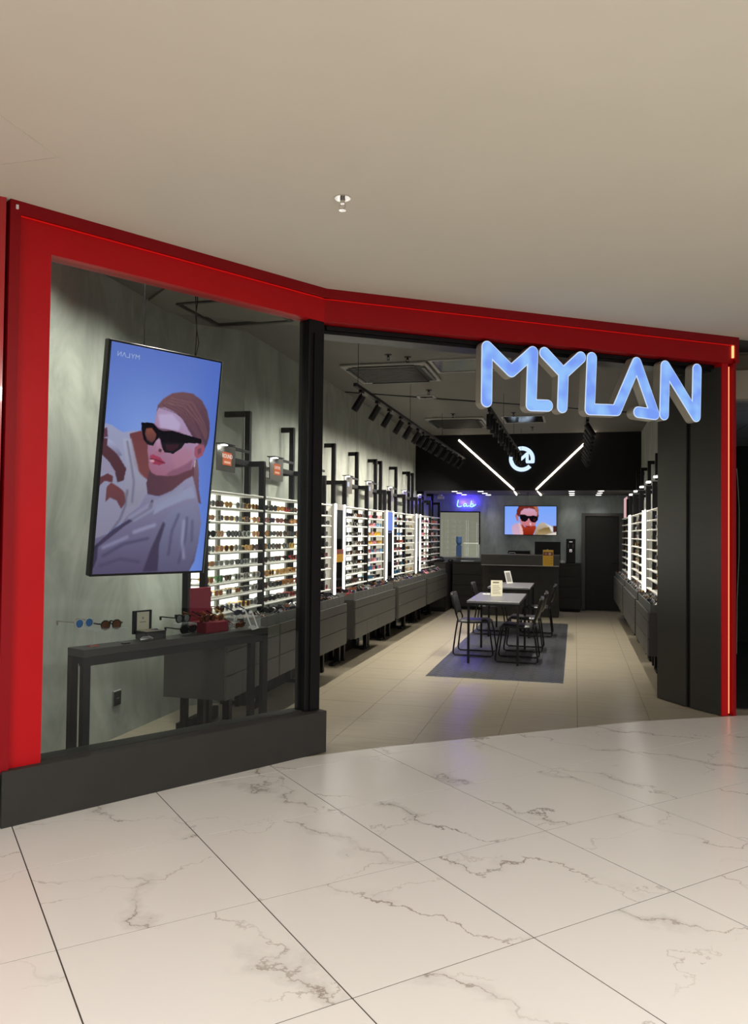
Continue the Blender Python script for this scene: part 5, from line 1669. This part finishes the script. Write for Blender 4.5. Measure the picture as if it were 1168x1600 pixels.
def chair(x, y, rz, label):
    """local: sitter faces +x"""
    t = thing('sled_chair', label, 'chair', (x, y, 0.004), rz, group='black leatherette sled chairs')
    def pad(mb, pts_fn, nu=8, nv=6, th=0.03):
        pass
    # seat: gently curved cushion
    nu, nv = 9, 7
    def surf(fn, name, th):
        vs, fs = [], []
        for side in (0, 1):
            for i in range(nu):
                for j in range(nv):
                    u, v = i / (nu - 1), j / (nv - 1)
                    vs.append(fn(u, v, side))
        def idx(s, i, j): return s * nu * nv + i * nv + j
        for i in range(nu - 1):
            for j in range(nv - 1):
                fs.append((idx(0, i, j), idx(0, i + 1, j), idx(0, i + 1, j + 1), idx(0, i, j + 1)))
                fs.append((idx(1, i, j), idx(1, i, j + 1), idx(1, i + 1, j + 1), idx(1, i + 1, j)))
        ring = [(i, 0) for i in range(nu)] + [(nu - 1, j) for j in range(1, nv)] + [(i, nv - 1) for i in range(nu - 2, -1, -1)] + [(0, j) for j in range(nv - 2, 0, -1)]
        for k in range(len(ring)):
            a, b = ring[k], ring[(k + 1) % len(ring)]
            fs.append((idx(0, *b), idx(0, *a), idx(1, *a), idx(1, *b)))
        mb = MB(); mb.add(vs, fs, 0, True)
        return obj(name, mb, M_LEATHER, t)
    def rnd(u, v, k=0.03):
        e = min(u, 1 - u, v, 1 - v)
        return min(1.0, e / 0.12)
    def seat(u, v, side):
        x = -0.205 + 0.41 * u; yy = -0.215 + 0.43 * v
        yy *= 1 - 0.06 * (u > 0.95)
        z = 0.445 - 0.012 * math.sin(u * PI) + 0.014 * u - 0.03 * max(0, (u - 0.82) / 0.18) ** 2
        th = 0.02 * math.sqrt(rnd(u, v)) + 0.004
        return (x, yy, z + (th if side == 0 else -th))
    def back(u, v, side):
        z = 0.53 + 0.275 * u; yy = -0.21 + 0.42 * v
        if u > 0.9: yy *= 0.94
        x = -0.215 - 0.075 * u - 0.035 * (1 - ((v - .5) * 2) ** 2)
        th = 0.013 * math.sqrt(rnd(u, v)) + 0.004
        return (x + (th if side == 0 else -th), yy, z)
    surf(seat, 'seat', .02); surf(back, 'backrest', .015)
    r = 0.0105
    for s in (-1, 1):
        yy = s * 0.232
        y2 = s * 0.205
        path = [(-0.262, y2, 0.66), (-0.235, y2, 0.55), (-0.205, yy * .95, 0.47), (-0.232, yy, 0.30), (-0.262, yy, 0.06), (-0.258, yy, 0.028), (-0.235, yy, 0.0125), (0.225, yy, 0.0125), (0.248, yy, 0.028), (0.25, yy, 0.06), (0.215, yy, 0.30), (0.185, yy * .95, 0.43)]
        obj('leg_frame', MB().tube(path, r, 8), M_BLACK, t)
    obj('crossbar', MB().tube([(0.185, -0.22, 0.425), (0.185, 0.22, 0.425)], r, 8), M_BLACK, t)
    obj('crossbar', MB().tube([(-0.215, -0.215, 0.43), (-0.215, 0.215, 0.43)], r, 8), M_BLACK, t)
    return t
chair(-1.27, 10.50, 0.0, 'black chair left of the front table, its back to the shelves')
chair(-1.29, 12.75, 0.0, 'black chair left of the rear table')
chair(-0.70, 10.12, PI, 'black chair right of the front table, nearest the entrance')
chair(-0.68, 11.10, PI, 'black chair right of the front table, farther from the entrance')
chair(-0.60, 12.75, PI, 'black chair right of the rear table, nearest the reception desk')

def menu_card(x, y, rz, label, text=True, dark=False):
    t = thing('table_card', label, 'card stand', (x, y, 0.77), rz)
    M = Matrix.Rotation(-0.30, 4, 'X')
    obj('card', MB().box(-0.075, 0, 0, 0.075, 0.005, 0.215, 0, 0, M), mat('cream_paper', (0.62, 0.60, 0.46), 0.5) if not dark else M_WHITE, t)
    ls = MB()
    if not dark:
        ls.box(-0.05, -0.001, 0.175, 0.03, 0, 0.195, 0, 0, M)
        for k in range(6): ls.box(-0.055, -0.001, 0.03 + k * 0.022, 0.055 - (k % 3) * 0.012, 0, 0.036 + k * 0.022, 0, 0, M)
        obj('printed_lines', ls, mat('olive_print', (0.16, 0.15, 0.10), 0.6), t)
    else:
        ls.box(-0.055, -0.001, 0.03, 0.055, 0, 0.19, 0, 0, M)
        obj('print', ls, mat('grey_print', (0.25, 0.25, 0.24), 0.6), t)
    obj('base', box1(-0.08, -0.012, 0, 0.08, 0.045, 0.008), M_ACRY, t)
    return t
menu_card(-1.00, 10.52, 0.10, 'cream card stand with printed lines on the front table')
menu_card(-1.04, 13.25, 0.95, 'white framed card stand on the rear table', dark=True)
t = thing('phone_charger', 'small white charger lying on the front table behind the card', 'charger', (-1.16, 10.75, 0.77))
obj('charger_body', box1(-0.05, -0.03, 0, 0.05, 0.03, 0.012, 0.003), M_WHITE, t)
obj('charger_cap', box1(-0.01, -0.01, 0.012, 0.01, 0.01, 0.016), M_ACL, t)


# recessed window spotlights in the shop ceiling behind the fascia
for k, (x, y) in enumerate(((-2.72, 4.35), (-2.55, 5.0), (-2.35, 5.7))):
    s = thing('window_spotlight', 'recessed spotlight over the console table, %s from the red side panel' % ORD[k], 'spotlight', (x, y, H_SHOP), group='recessed spotlights over the window')
    obj('trim_ring', MB().cyl((0, 0, -0.006), 0.055, 0.006, 20), M_BLACK, s)
    obj('lens', MB().cyl((0, 0, -0.009), 0.04, 0.003, 20), E_SPOT, s)
    q = Vector((-0.55, 0.1, -1.5)).to_track_quat('-Z', 'Y')
    L_ = lamp('window_beam', 'SPOT', (x, y, H_SHOP - 0.02), 150, (1.0, 0.95, 0.84), spot_size=1.9, spot_blend=0.9, shadow_soft_size=0.04)
    L_.rotation_euler = q.to_euler()
